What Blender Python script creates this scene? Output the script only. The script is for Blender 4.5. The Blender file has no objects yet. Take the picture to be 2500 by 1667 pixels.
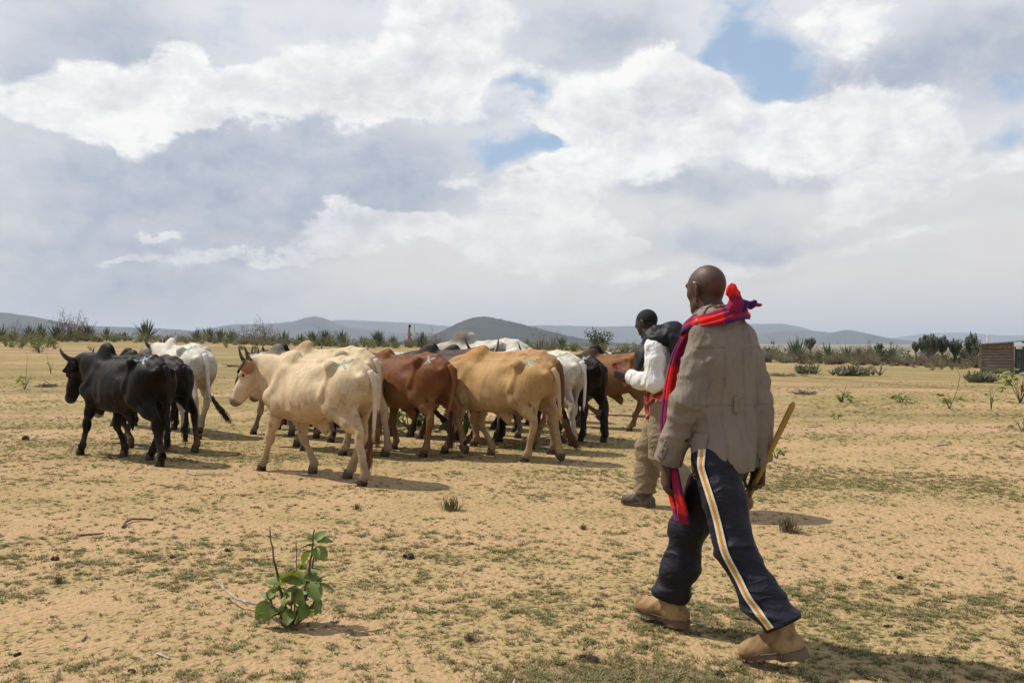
import bpy, bmesh, math, random
import numpy as np
from mathutils import Vector, Matrix, Quaternion
from mathutils.bvhtree import BVHTree

S = bpy.context.scene
COL = S.collection
R = math.radians

# ------------------------------------------------------------------ camera
cam = bpy.data.cameras.new('camera')
cam.sensor_width = 36.0
cam.lens = 31.0
cam.clip_start = 0.1
cam.clip_end = 30000
camo = bpy.data.objects.new('camera', cam)
COL.objects.link(camo)
camo.location = (0, 0, 1.42)
camo.rotation_euler = (R(90.04), 0, 0)
S.camera = camo
S.render.resolution_x, S.render.resolution_y = 1024, 682
S.view_settings.view_transform = 'Standard'
S.view_settings.look = 'None'
S.view_settings.gamma = 1
S.view_settings.use_curve_mapping = False
S.view_settings.exposure = 0.0
S.render.engine = 'CYCLES'
S.cycles.use_denoising = True
S.cycles.max_bounces = 6
S.cycles.diffuse_bounces = 3
S.cycles.volume_bounces = 0
S.cycles.transparent_max_bounces = 8

# ------------------------------------------------------------------ sun
SUN_EL, SUN_AZ = 53.0, 159.0          # azimuth of the sun as an angle from +X towards +Y
sv = Vector((math.cos(R(SUN_EL)) * math.cos(R(SUN_AZ)), math.cos(R(SUN_EL)) * math.sin(R(SUN_AZ)), math.sin(R(SUN_EL))))
sl = bpy.data.lights.new('sun', 'SUN')
sl.energy = 5.0
sl.angle = R(0.5)
sl.color = (1.0, 0.94, 0.84)
so = bpy.data.objects.new('sun', sl)
COL.objects.link(so)
so.rotation_euler = sv.to_track_quat('Z', 'Y').to_euler()

# ------------------------------------------------------------------ node helper
class NT:
    def __init__(s, tree):
        s.t = tree
        s.n = tree.nodes
        s.l = tree.links
    def put(s, sock, v):
        if isinstance(v, bpy.types.NodeSocket):
            s.l.new(v, sock)
        elif v is not None:
            if isinstance(v, (tuple, list)) and len(v) == 3 and sock.type == 'RGBA':
                v = (*v, 1)
            sock.default_value = v
    def node(s, kind, ins=None, **props):
        n = s.n.new(kind)
        for k, v in props.items():
            setattr(n, k, v)
        for k, v in (ins or {}).items():
            s.put(n.inputs[k], v)
        return n
    def m(s, op, a, b=None, c=None, clamp=False):
        n = s.n.new('ShaderNodeMath')
        n.operation = op
        n.use_clamp = clamp
        for i, v in enumerate((a, b, c)):
            if v is not None:
                s.put(n.inputs[i], v)
        return n.outputs[0]
    def v(s, op, a, b=None, out=0):
        n = s.n.new('ShaderNodeVectorMath')
        n.operation = op
        for i, v in enumerate((a, b)):
            if v is not None:
                if op == 'SCALE' and i == 1:
                    s.put(n.inputs['Scale'], v)
                else:
                    s.put(n.inputs[i], v)
        return n.outputs['Value'] if op in ('DOT_PRODUCT', 'LENGTH', 'DISTANCE') else n.outputs[0]
    def mix(s, f, a, b, blend='MIX'):
        n = s.n.new('ShaderNodeMix')
        n.data_type = 'RGBA'
        n.blend_type = blend
        n.clamp_factor = True
        s.put(n.inputs[0], f)
        s.put(n.inputs[6], a)
        s.put(n.inputs[7], b)
        return n.outputs[2]
    def noise(s, vec, scale, detail=4, rough=0.5, dist=0.0, typ='FBM', lac=2.0, color=False):
        n = s.n.new('ShaderNodeTexNoise')
        n.noise_type = typ
        s.put(n.inputs['Vector'], vec)
        for k, v in (('Scale', scale), ('Detail', detail), ('Roughness', rough), ('Distortion', dist), ('Lacunarity', lac)):
            s.put(n.inputs[k], v)
        return n.outputs['Color' if color else 'Fac']
    def ss(s, x, lo, hi):
        n = s.n.new('ShaderNodeMapRange')
        n.interpolation_type = 'SMOOTHSTEP'
        s.put(n.inputs[0], x)
        n.inputs[1].default_value = lo
        n.inputs[2].default_value = hi
        return n.outputs[0]
    def lin(s, x, lo, hi, a=0.0, b=1.0):
        n = s.n.new('ShaderNodeMapRange')
        s.put(n.inputs[0], x)
        for i, q in enumerate((lo, hi, a, b)):
            n.inputs[i + 1].default_value = q
        return n.outputs[0]

# ------------------------------------------------------------------ sky: clear Nishita sky behind procedural clouds
W = bpy.data.worlds.new('World')
S.world = W
W.use_nodes = True
w = NT(W.node_tree)
w.n.clear()
SKY_STR = 0.1
sky = w.node('ShaderNodeTexSky', sky_type='NISHITA', sun_disc=False)
sky.sun_elevation = R(SUN_EL)
sky.sun_rotation = R(90 - SUN_AZ)
sky.air_density, sky.dust_density, sky.ozone_density = 1.0, 1.6, 1.2
dirv = w.v('NORMALIZE', w.node('ShaderNodeTexCoord').outputs['Generated'])
sep = w.node('ShaderNodeSeparateXYZ', {0: dirv})
az = w.m('ARCTAN2', sep.outputs[0], sep.outputs[1])
el = w.m('ARCSINE', sep.outputs[2])
ae = w.node('ShaderNodeCombineXYZ', {0: az, 1: el}).outputs[0]
stretch = w.v('MULTIPLY', dirv, (1.0, 1.0, 1.55))

def skyco(X, Y):                       # direction of a picture point (2352 wide copy) as azimuth, elevation
    x, y, z = X - 1176.0, 2023.0, 785.0 - Y
    return math.atan2(x, y), math.atan2(z, math.hypot(x, y))

def blobs(coord, lst):
    acc = None
    for (X, Y, rx, ry, wt) in lst:
        a, e = skyco(X, Y)
        d = w.v('SUBTRACT', coord, (a, e, 0))
        d = w.v('MULTIPLY', d, (2023.0 / rx * 0.85, 2023.0 / ry * 0.85, 0))
        q = w.m('EXPONENT', w.m('MULTIPLY', w.v('DOT_PRODUCT', d, d), -1.0))
        acc = w.m('MULTIPLY', q, wt) if acc is None else w.m('MULTIPLY_ADD', q, wt, acc)
    return acc

warp = w.noise(stretch, 5.0, 5, 0.55, color=True)
warp = w.v('SCALE', w.v('SUBTRACT', warp, (0.5, 0.5, 0.5)), 0.10)
aew = w.v('ADD', ae, warp)
warp2 = w.noise(stretch, 14.0, 5, 0.6, color=True)
aew2 = w.v('ADD', aew, w.v('SCALE', w.v('SUBTRACT', warp2, (0.5, 0.5, 0.5)), 0.055))

# white, sharp-edged cumulus heads
WH = [(330, 225, 190, 62, 1.0), (130, 245, 150, 40, .8), (425, 125, 50, 55, .75), (455, 205, 60, 70, .6),
      (630, 190, 75, 75, 1.0), (760, 170, 70, 65, .9), (800, 230, 200, 55, .9), (930, 180, 110, 65, 1.0), (1050, 235, 90, 50, .7), (550, 225, 40, 50, .6),
      (1120, 60, 140, 60, .75), (1010, 40, 110, 40, .6), (1180, 180, 160, 40, .5),
      (1540, 190, 70, 80, .9), (1670, 170, 75, 70, 1.0), (1600, 260, 190, 80, .8), (1400, 290, 160, 65, .7), (1800, 300, 180, 60, .7), (2060, 310, 160, 60, .6),
      (1240, 320, 70, 40, .5), (1290, 420, 90, 70, .9), (1180, 470, 90, 60, .7), (1400, 370, 100, 50, .5), (1060, 400, 70, 30, .6),
      (1890, 90, 60, 90, .7), (1760, 20, 60, 30, .5), (1980, 40, 120, 40, .55),
      (1980, 440, 60, 40, .6), (2130, 420, 80, 45, .65), (2290, 400, 80, 50, .7), (1880, 500, 120, 22, .55), (1580, 490, 120, 16, .5), (1480, 550, 40, 16, .5),
      (800, 535, 90, 26, .85), (950, 550, 160, 28, .75), (620, 578, 170, 13, .7), (270, 587, 75, 11, .75), (370, 530, 50, 9, .6), (1120, 540, 170, 36, .75), (1330, 560, 160, 50, .6), (1500, 620, 160, 18, .6), (1760, 590, 130, 14, .6), (2050, 560, 160, 16, .5), (1180, 600, 80, 14, .6), (930, 650, 60, 9, .5)]
WHGAP = [(1210, 240, 60, 18, -.9), (1180, 365, 90, 36, -1.1), (1770, 110, 70, 75, -1.2), (1670, 40, 70, 60, -1.0), (1860, 185, 40, 40, -.8), (2300, 290, 60, 60, -.7), (1250, 340, 60, 26, -.7), (505, 150, 26, 90, -.6)]
whf = blobs(aew2, WH + WHGAP)
# soft grey undersides
GR = [(520, 400, 330, 105, 1.0), (850, 400, 220, 80, .75), (700, 480, 260, 50, .6), (180, 470, 260, 100, .45), (260, 60, 220, 70, .62), (60, 170, 110, 60, .6), (340, 150, 90, 45, .4),
      (1640, 520, 120, 44, .85), (1560, 405, 190, 26, .7), (1740, 560, 150, 22, .6), (2150, 150, 210, 50, 1.0), (2280, 90, 120, 90, .6), (1980, 200, 100, 22, .6),
      (1340, 90, 170, 70, .62), (1460, 60, 100, 70, .45), (1270, 170, 90, 25, .3), (330, 560, 300, 20, .6), (150, 650, 190, 80, .6), (500, 640, 240, 40, .5), (300, 710, 300, 26, .35),
      (1880, 410, 200, 18, .35), (2100, 365, 150, 14, .3), (1100, 270, 160, 20, .45), (2250, 500, 200, 18, .25), (1850, 610, 200, 16, .25), (1500, 640, 260, 16, .2)]
grf = blobs(aew, GR)
# blue gaps between the clouds
GAP = [(860, 6, 60, 14, .8), (900, 45, 26, 12, .3), (1775, 105, 70, 85, 1.25), (1680, 45, 70, 70, 1.15), (1640, 110, 30, 34, .7), (1850, 195, 55, 50, 1.0), (1220, 238, 75, 20, 1.0), (1190, 360, 95, 40, 1.15), (1290, 340, 50, 26, .6), (1110, 380, 50, 16, .5),
       (2310, 280, 75, 80, .85), (2230, 330, 60, 30, .4), (2340, 200, 60, 18, .8), (2080, 400, 60, 22, .45), (505, 150, 22, 60, .35), (20, 600, 40, 60, .3), (700, 70, 140, 40, .22), (600, 90, 120, 40, .15)]
gpf = blobs(aew2, GAP)

def height(off):
    p = w.v('ADD', stretch, off)
    vo = w.node('ShaderNodeTexVoronoi', {'Vector': w.v('ADD', p, w.v('SCALE', warp2, 0.07)), 'Scale': 17.0, 'Detail': 3.5, 'Roughness': 0.6, 'Lacunarity': 2.15}, feature='F1', distance='EUCLIDEAN', normalize=True).outputs['Distance']
    f = w.noise(w.v('ADD', p, (3.1, 1.7, 0.4)), 6.0, 8, 0.6)
    return w.m('SUBTRACT', 0.42, vo), f
bump, fb = height((0, 0, 0))
bump_up, fb_up = height((-0.016, 0.004, 0.024))
relief = w.m('ADD', w.m('SUBTRACT', bump, bump_up), w.m('MULTIPLY', w.m('SUBTRACT', fb, fb_up), 1.6))

# clouds elsewhere in the sky (outside the picture): the same broken cover from noise alone
gen = w.noise(w.v('ADD', stretch, (9.0, 2.0, 5.0)), 2.6, 6, 0.55)
infr = w.m('MULTIPLY', w.ss(sep.outputs[1], 0.45, 0.78), w.m('SUBTRACT', 1.0, w.ss(el, 0.42, 0.56)))
outf = w.m('SUBTRACT', 1.0, infr)

wden = w.m('ADD', w.m('MULTIPLY_ADD', bump, 0.95, whf), w.m('MULTIPLY', w.m('SUBTRACT', fb, 0.5), 1.5))
wgen = w.m('ADD', w.m('MULTIPLY', w.m('SUBTRACT', gen, 0.47), 4.0), w.m('MULTIPLY_ADD', bump, 0.6, w.m('MULTIPLY', w.m('SUBTRACT', fb, 0.5), 1.2)))
wden = w.m('ADD', w.m('MULTIPLY', wden, infr), w.m('MULTIPLY', wgen, outf))
white = w.ss(wden, 0.48, 0.86)
rel = w.m('ADD', w.m('MULTIPLY', relief, 1.9), w.m('MULTIPLY', w.m('SUBTRACT', fb, 0.5), -0.9))
rel = w.m('ADD', rel, w.m('MULTIPLY', w.m('SUBTRACT', 1.0, wden), 0.25))
lit = w.m('ADD', 0.68, rel, clamp=True)

gden = w.m('ADD', grf, w.m('MULTIPLY', w.m('SUBTRACT', fb, 0.5), 0.55))
ggen = w.m('MULTIPLY_ADD', w.m('SUBTRACT', gen, 0.5), 2.4, 0.45)
gden = w.m('ADD', w.m('MULTIPLY', gden, infr), w.m('MULTIPLY', ggen, outf))
grey = w.ss(gden, 0.0, 1.0)

gap = w.m('ADD', gpf, w.m('MULTIPLY_ADD', bump, -1.1, w.m('MULTIPLY', w.m('SUBTRACT', fb, 0.5), -2.8)))
gap = w.ss(gap, 0.20, 1.15)
gapgen = w.ss(gen, 0.50, 0.38)
gap = w.m('ADD', w.m('MULTIPLY', gap, infr), w.m('MULTIPLY', gapgen, outf))

K = 1.0 / SKY_STR
def kc(c):
    return tuple(q * K for q in c)
blue = w.mix(0.75, sky.outputs[0], kc((0.42, 0.57, 0.78)))
veil = w.mix(grey, w.mix(w.ss(el, 0.30, 0.06), kc((0.73, 0.75, 0.80)), kc((0.74, 0.725, 0.71))), kc((0.395, 0.455, 0.565)))
veil = w.mix(w.m('MULTIPLY', w.m('ADD', 0.5, w.m('MULTIPLY', relief, 1.8), clamp=True), 0.40), veil, kc((0.86, 0.86, 0.88)))
base = w.mix(gap, veil, blue)
head = w.mix(lit, kc((0.68, 0.69, 0.73)), kc((1.0, 0.995, 0.975)))
white = w.m('MULTIPLY', white, w.lin(w.ss(el, 0.07, 0.22), 0, 1, 0.50, 0.96))
colr = w.mix(white, base, head)
# thick, dusty air low over the horizon
hz = w.ss(el, 0.085, -0.02)
lowc = w.mix(w.ss(az, -0.55, 0.25), kc((0.42, 0.455, 0.52)), kc((0.60, 0.58, 0.57)))
colr = w.mix(w.m('MULTIPLY', hz, 0.9), colr, lowc)
warm = w.m('MULTIPLY', w.ss(el, 0.22, 0.02), 0.35)
colr = w.mix(warm, colr, w.mix(1.0, colr, (1.0, 0.955, 0.89), 'MULTIPLY'))
bg = w.node('ShaderNodeBackground', {'Color': colr, 'Strength': SKY_STR})
out = w.node('ShaderNodeOutputWorld', {'Surface': bg.outputs[0]})
W.cycles.sampling_method = 'MANUAL'
W.cycles.sample_map_resolution = 512
# ------------------------------------------------------------------ numpy noise
_rng = np.random.RandomState(7)
_LAT = _rng.rand(32, 32, 32).astype(np.float32)

def vnoise(x, y, z, s=0):
    x = np.asarray(x, np.float32) + s * 7.31
    y = np.asarray(y, np.float32) + s * 3.17
    z = np.asarray(z, np.float32) + s * 5.53
    x, y, z = np.broadcast_arrays(x, y, z)
    xi, yi, zi = np.floor(x).astype(np.int32), np.floor(y).astype(np.int32), np.floor(z).astype(np.int32)
    fx, fy, fz = x - xi, y - yi, z - zi
    fx, fy, fz = (f * f * (3 - 2 * f) for f in (fx, fy, fz))
    x0, y0, z0 = xi & 31, yi & 31, zi & 31
    x1, y1, z1 = (x0 + 1) & 31, (y0 + 1) & 31, (z0 + 1) & 31
    L = _LAT
    a = L[x0, y0, z0] * (1 - fx) + L[x1, y0, z0] * fx
    b = L[x0, y1, z0] * (1 - fx) + L[x1, y1, z0] * fx
    c = L[x0, y0, z1] * (1 - fx) + L[x1, y0, z1] * fx
    d = L[x0, y1, z1] * (1 - fx) + L[x1, y1, z1] * fx
    return (a * (1 - fy) + b * fy) * (1 - fz) + (c * (1 - fy) + d * fy) * fz

def fbm(x, y, z=0.0, oct=4, s=0, g=0.5):
    t, a, n = 0.0, 1.0, 0.0
    for i in range(oct):
        t = t + a * vnoise(x * 2 ** i, y * 2 ** i, z * 2 ** i, s + i)
        n += a
        a *= g
    return t / n

def sstep(x, a, b):
    t = np.clip((x - a) / (b - a), 0, 1)
    return t * t * (3 - 2 * t)

# ------------------------------------------------------------------ object helpers
def mesh(name, V, F, mat=None, smooth=True):
    me = bpy.data.meshes.new(name)
    V = np.asarray(V, np.float32)
    if isinstance(F, np.ndarray):
        n, k = F.shape
        me.vertices.add(len(V))
        me.vertices.foreach_set('co', V.ravel())
        me.loops.add(n * k)
        me.loops.foreach_set('vertex_index', F.astype(np.int32).ravel())
        me.polygons.add(n)
        me.polygons.foreach_set('loop_start', np.arange(0, n * k, k, dtype=np.int32))
        me.update(calc_edges=True)
    else:
        me.from_pydata([tuple(map(float, v)) for v in V], [], F)
    if smooth and len(me.polygons):
        me.polygons.foreach_set('use_smooth', np.ones(len(me.polygons), bool))
    if mat is not None:
        for m_ in (mat if isinstance(mat, (list, tuple)) else [mat]):
            me.materials.append(m_)
    return me

def link(name, me, parent=None, loc=None, rz=None):
    o = bpy.data.objects.new(name, me)
    COL.objects.link(o)
    if parent is not None:
        o.parent = parent
    if loc is not None:
        o.location = loc
    if rz is not None:
        o.rotation_euler = (0, 0, rz)
    return o

def tag(o, label=None, cat=None, group=None, kind=None):
    if label: o['label'] = label
    if cat: o['category'] = cat
    if group: o['group'] = group
    if kind: o['kind'] = kind
    return o

def empty(name, loc=(0, 0, 0), rz=0.0, scale=1.0):
    o = bpy.data.objects.new(name, None)
    COL.objects.link(o)
    o.location = loc
    o.rotation_euler = (0, 0, rz)
    o.scale = (scale,) * 3
    o.empty_display_size = 0.1
    return o

def setcol(me, rgb, rough=None):
    n = len(me.vertices)
    c = np.ones((n, 4), np.float32)
    c[:, :3] = np.clip(rgb, 0, 1)
    if rough is not None:
        c[:, 3] = rough
    a = me.color_attributes.new('coat', 'FLOAT_COLOR', 'POINT')
    a.data.foreach_set('color', c.ravel())

def verts(me):
    v = np.empty(len(me.vertices) * 3, np.float32)
    me.vertices.foreach_get('co', v)
    return v.reshape(-1, 3)

class MB:                                   # collects pieces into one mesh
    def __init__(s):
        s.V, s.F, s.M, s.n = [], [], [], 0
    def add(s, V, F, mi=0):
        V = np.asarray(V, np.float32).reshape(-1, 3)
        s.V.append(V)
        s.F += [tuple(int(i) + s.n for i in f) for f in F]
        s.M += [mi] * len(F)
        s.n += len(V)
    def box(s, a, b, mi=0):
        (x0, y0, z0), (x1, y1, z1) = a, b
        V = [(x0, y0, z0), (x1, y0, z0), (x1, y1, z0), (x0, y1, z0), (x0, y0, z1), (x1, y0, z1), (x1, y1, z1), (x0, y1, z1)]
        s.add(V, [(0, 3, 2, 1), (4, 5, 6, 7), (0, 1, 5, 4), (1, 2, 6, 5), (2, 3, 7, 6), (3, 0, 4, 7)], mi)
    def tube(s, pts, rad, n=6, mi=0, flat=1.0):
        P = np.asarray(pts, float)
        k = len(P)
        rad = np.broadcast_to(np.asarray(rad, float), (k,))
        up = np.array([0.31, 0.17, 0.93])
        V = []
        prev = None
        for i in range(k):
            t = P[min(i + 1, k - 1)] - P[max(i - 1, 0)]
            t = t / (np.linalg.norm(t) + 1e-9)
            a = np.cross(t, up if prev is None else prev)
            if np.linalg.norm(a) < 1e-3:
                a = np.cross(t, [1, 0, 0])
            a /= np.linalg.norm(a)
            b = np.cross(a, t)
            prev = b
            for j in range(n):
                th = 2 * math.pi * j / n
                V.append(P[i] + rad[i] * (math.cos(th) * a * flat + math.sin(th) * b))
        F = [(i * n + j, i * n + (j + 1) % n, (i + 1) * n + (j + 1) % n, (i + 1) * n + j) for i in range(k - 1) for j in range(n)]
        F.append(tuple(range(n))[::-1])
        F.append(tuple((k - 1) * n + j for j in range(n)))
        s.add(V, F, mi)
    def mesh(s, name, mat, smooth=True):
        me = mesh(name, np.concatenate(s.V), s.F, mat, smooth)
        if any(s.M):
            me.polygons.foreach_set('material_index', np.array(s.M, np.int32))
        return me
    def build(s, name, mat, parent=None, smooth=True, loc=None, rz=None):
        return link(name, s.mesh(name, mat, smooth), parent, loc, rz)

# ------------------------------------------------------------------ signed distance modelling
def smin(a, b, k):
    h = np.clip(0.5 + 0.5 * (b - a) / k, 0, 1)
    return b + (a - b) * h - k * h * (1 - h)

def unit(v):
    v = np.asarray(v, float)
    return v / (np.linalg.norm(v) + 1e-12)

class Field:
    def __init__(s, lo, hi, h):
        s.h = h
        s.lo = np.array(lo, float)
        n = np.ceil((np.array(hi) - s.lo) / h).astype(int) + 1
        s.ax = [np.arange(n[i], dtype=np.float32) * h + s.lo[i] for i in range(3)]
        s.d = np.ones(tuple(n), np.float32)
        s.n = n
    def sl(s, lo, hi):
        a = np.clip(np.floor((np.array(lo) - s.lo) / s.h).astype(int), 0, s.n)
        b = np.clip(np.ceil((np.array(hi) - s.lo) / s.h).astype(int) + 1, 0, s.n)
        g = (slice(a[0], b[0]), slice(a[1], b[1]), slice(a[2], b[2]))
        return g, s.ax[0][g[0]][:, None, None], s.ax[1][g[1]][None, :, None], s.ax[2][g[2]][None, None, :]
    def op(s, lo, hi, k, f, sub=False):
        m_ = max(k, 0.0) * 1.0 + 3 * s.h
        g, x, y, z = s.sl(np.array(lo) - m_, np.array(hi) + m_)
        if 0 in s.d[g].shape:
            return
        v = f(x, y, z)
        if sub:
            s.d[g] = -smin(-s.d[g], v, max(k, 1e-4)) if k > 0 else np.maximum(s.d[g], -v)
        else:
            s.d[g] = smin(s.d[g], v, max(k, 1e-4))
    def cone(s, a, b, ra, rb, k=0.02, flat=None, sub=False):
        a, b = np.array(a, float), np.array(b, float)
        ba = b - a
        L2 = float(ba @ ba) + 1e-9
        def f(x, y, z):
            t = np.clip(((x - a[0]) * ba[0] + (y - a[1]) * ba[1] + (z - a[2]) * ba[2]) / L2, 0, 1)
            qx, qy, qz = x - a[0] - t * ba[0], y - a[1] - t * ba[1], z - a[2] - t * ba[2]
            d2 = qx * qx + qy * qy + qz * qz
            if flat is not None:
                n, sc = unit(flat[0]), flat[1]
                qn = qx * n[0] + qy * n[1] + qz * n[2]
                d2 = d2 + qn * qn * (1 / sc ** 2 - 1)
            return np.sqrt(d2) - (ra + (rb - ra) * t)
        r = max(ra, rb)
        s.op(np.minimum(a, b) - r, np.maximum(a, b) + r, k, f, sub)
    def chain(s, pts, rad, k=0.02, flat=None):
        for i in range(len(pts) - 1):
            s.cone(pts[i], pts[i + 1], rad[i], rad[i + 1], k, flat)
    def ell(s, c, r, k=0.02, M=None, sub=False):
        c, r = np.array(c, float), np.array(r, float)
        M = np.eye(3) if M is None else np.asarray(M, float)      # columns = local axes
        def f(x, y, z):
            X, Y, Z = x - c[0], y - c[1], z - c[2]
            u = [(X * M[0, i] + Y * M[1, i] + Z * M[2, i]) for i in range(3)]
            k0 = np.sqrt(sum((u[i] / r[i]) ** 2 for i in range(3)))
            k1 = np.sqrt(sum((u[i] / r[i] ** 2) ** 2 for i in range(3))) + 1e-9
            return k0 * (k0 - 1) / k1
        R_ = float(r.max())
        ext = np.sqrt(((M * r[None, :]) ** 2).sum(1)) if True else R_
        s.op(c - ext, c + ext, k, f, sub)
    def mesh(s, fac=1.0):
        return surface_nets(s.d, s.lo, s.h)

def surface_nets(d, lo, h):
    neg = d < 0
    c = [neg[i:neg.shape[0] - 1 + i, j:neg.shape[1] - 1 + j, k:neg.shape[2] - 1 + k] for i in (0, 1) for j in (0, 1) for k in (0, 1)]
    cnt = sum(q.astype(np.int8) for q in c)
    mixed = (cnt > 0) & (cnt < 8)
    ci = np.argwhere(mixed)
    off = np.array([(i, j, k) for i in (0, 1) for j in (0, 1) for k in (0, 1)])
    dc = np.stack([d[ci[:, 0] + o[0], ci[:, 1] + o[1], ci[:, 2] + o[2]] for o in off], 1)
    P = np.zeros((len(ci), 3))
    W_ = np.zeros(len(ci))
    for a in range(8):
        for b in range(a + 1, 8):
            if np.abs(off[a] - off[b]).sum() != 1:
                continue
            x = (dc[:, a] < 0) != (dc[:, b] < 0)
            t = np.where(x, dc[:, a] / np.where(x, dc[:, a] - dc[:, b], 1), 0)
            p = off[a][None] + t[:, None] * (off[b] - off[a])[None]
            P += np.where(x[:, None], p, 0)
            W_ += x
    V = (ci + P / W_[:, None]) * h + lo
    idx = -np.ones(mixed.shape, np.int32)
    idx[mixed] = np.arange(len(ci))
    Q = []
    for ax in range(3):
        u, v = [(1, 2), (2, 0), (0, 1)][ax]
        sa = [slice(None)] * 3
        sb = [slice(None)] * 3
        sa[ax], sb[ax] = slice(0, -1), slice(1, None)
        na, nb = neg[tuple(sa)], neg[tuple(sb)]
        e = np.argwhere(na != nb)
        ok = (e[:, u] > 0) & (e[:, v] > 0) & (e[:, u] < d.shape[u] - 1) & (e[:, v] < d.shape[v] - 1)
        e = e[ok]
        inside = na[e[:, 0], e[:, 1], e[:, 2]]
        du, dv = np.zeros(3, int), np.zeros(3, int)
        du[u], dv[v] = 1, 1
        q = [e - du - dv, e - dv, e, e - du]
        q = np.stack([idx[p[:, 0], p[:, 1], p[:, 2]] for p in q], 1)
        q = np.where(inside[:, None], q, q[:, ::-1])
        Q.append(q)
    Q = np.concatenate(Q)
    return V, Q[(Q >= 0).all(1)]

def relax(V, Q, it=1, lam=0.5):
    e = np.concatenate([Q[:, [0, 1]], Q[:, [1, 2]], Q[:, [2, 3]], Q[:, [3, 0]]])
    n = len(V)
    for _ in range(it):
        acc = np.stack([np.bincount(e[:, 0], V[e[:, 1], i], n) + np.bincount(e[:, 1], V[e[:, 0], i], n) for i in range(3)], 1)
        c = np.bincount(e[:, 0], minlength=n) + np.bincount(e[:, 1], minlength=n)
        V = V + lam * (acc / np.maximum(c, 1)[:, None] - V)
    return V

# ------------------------------------------------------------------ materials
def material(name):
    m_ = bpy.data.materials.new(name)
    m_.use_nodes = True
    t = NT(m_.node_tree)
    bsdf = m_.node_tree.nodes['Principled BSDF']
    return m_, t, bsdf

def geo(t):
    return t.node('ShaderNodeNewGeometry').outputs['Position']
def objco(t):
    return t.node('ShaderNodeTexCoord').outputs['Object']
def bump(t, bsdf, h, dist=0.01, strength=1.0):
    n = t.node('ShaderNodeBump', {'Height': h, 'Distance': dist, 'Strength': strength})
    t.l.new(n.outputs[0], bsdf.inputs['Normal'])

def simple(name, rgb, rough=0.7, var=0.25, scale=20.0, bscale=None, bdist=0.004, spec=0.3, stretch=(1, 1, 1), detail=5, rgb2=None, sub=0.0):
    m_, t, b = material(name)
    co = t.v('MULTIPLY', objco(t), stretch)
    n = t.noise(co, scale, detail, 0.6)
    lo = tuple(c * (1 - var) for c in rgb)
    hi = tuple(min(1, c * (1 + var)) for c in rgb) if rgb2 is None else rgb2
    t.put(b.inputs['Base Color'], t.mix(t.ss(n, 0.3, 0.7), lo, hi))
    b.inputs['Roughness'].default_value = rough
    b.inputs['Specular IOR Level'].default_value = spec
    bump(t, b, t.noise(co, bscale or scale * 3, 4, 0.6), bdist)
    return m_

def leafmat(name, rgb, rgb2, rough=0.55, trans=0.25, scale=3.0):
    m_, t, b = material(name)
    ob = t.node('ShaderNodeObjectInfo').outputs['Random']
    n = t.noise(objco(t), scale, 3, 0.6)
    rnd = t.node('ShaderNodeNewGeometry').outputs['Random Per Island']
    f = t.m('ADD', t.m('MULTIPLY', n, 0.5), t.m('MULTIPLY', rnd, 0.5))
    c = t.mix(t.ss(f, 0.25, 0.75), rgb, rgb2)
    c = t.mix(t.m('MULTIPLY', ob, 0.3), c, tuple(q * 0.7 for q in rgb))
    t.put(b.inputs['Base Color'], c)
    b.inputs['Roughness'].default_value = rough
    b.inputs['Specular IOR Level'].default_value = 0.35
    tr = t.node('ShaderNodeBsdfTranslucent', {'Color': t.mix(1.0, c, (1.05, 1.05, 0.5), 'MULTIPLY')})
    mx = t.node('ShaderNodeMixShader', {0: trans, 1: b.outputs[0], 2: tr.outputs[0]})
    t.l.new(mx.outputs[0], m_.node_tree.nodes['Material Output'].inputs['Surface'])
    return m_

# ------------------------------------------------------------------ ground
def terrain(x, y):
    x, y = np.asarray(x, float), np.asarray(y, float)
    s = sstep(y, 13.0, 72.0)
    near = s * np.interp(x, [-60, -35, -19.5, -8.4, 4.6, 15, 25, 40, 60], [1.95, 1.66, 1.26, 1.10, .84, .36, -.22, -.80, -1.1])
    lump = 0.05 * (fbm(x * 0.11, y * 0.11, 0, 3, 3) - 0.5) * sstep(y, 15, 30)
    drop = -0.055 * np.clip(y - 80.0, 0, 180) - 0.0002 * np.clip(y - 260, 0, 2500)
    roll = sstep(y, 300, 900) * (fbm(x * 0.0035, y * 0.0035, 0, 3, 5) - 0.5) * 9.0
    return near * (1 - sstep(y, 84, 240)) + lump + drop + roll

def P(px, py, z=0.0):                      # point on flat ground under a picture point (2352 wide copy)
    y = 2023.0 * (1.42 - z) / (py - 785.0)
    return (px - 1176.0) / 2023.0 * y, y
def atdepth(px, y):
    x = (px - 1176.0) / 2023.0 * y
    return x, y, float(terrain(x, y))

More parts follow.
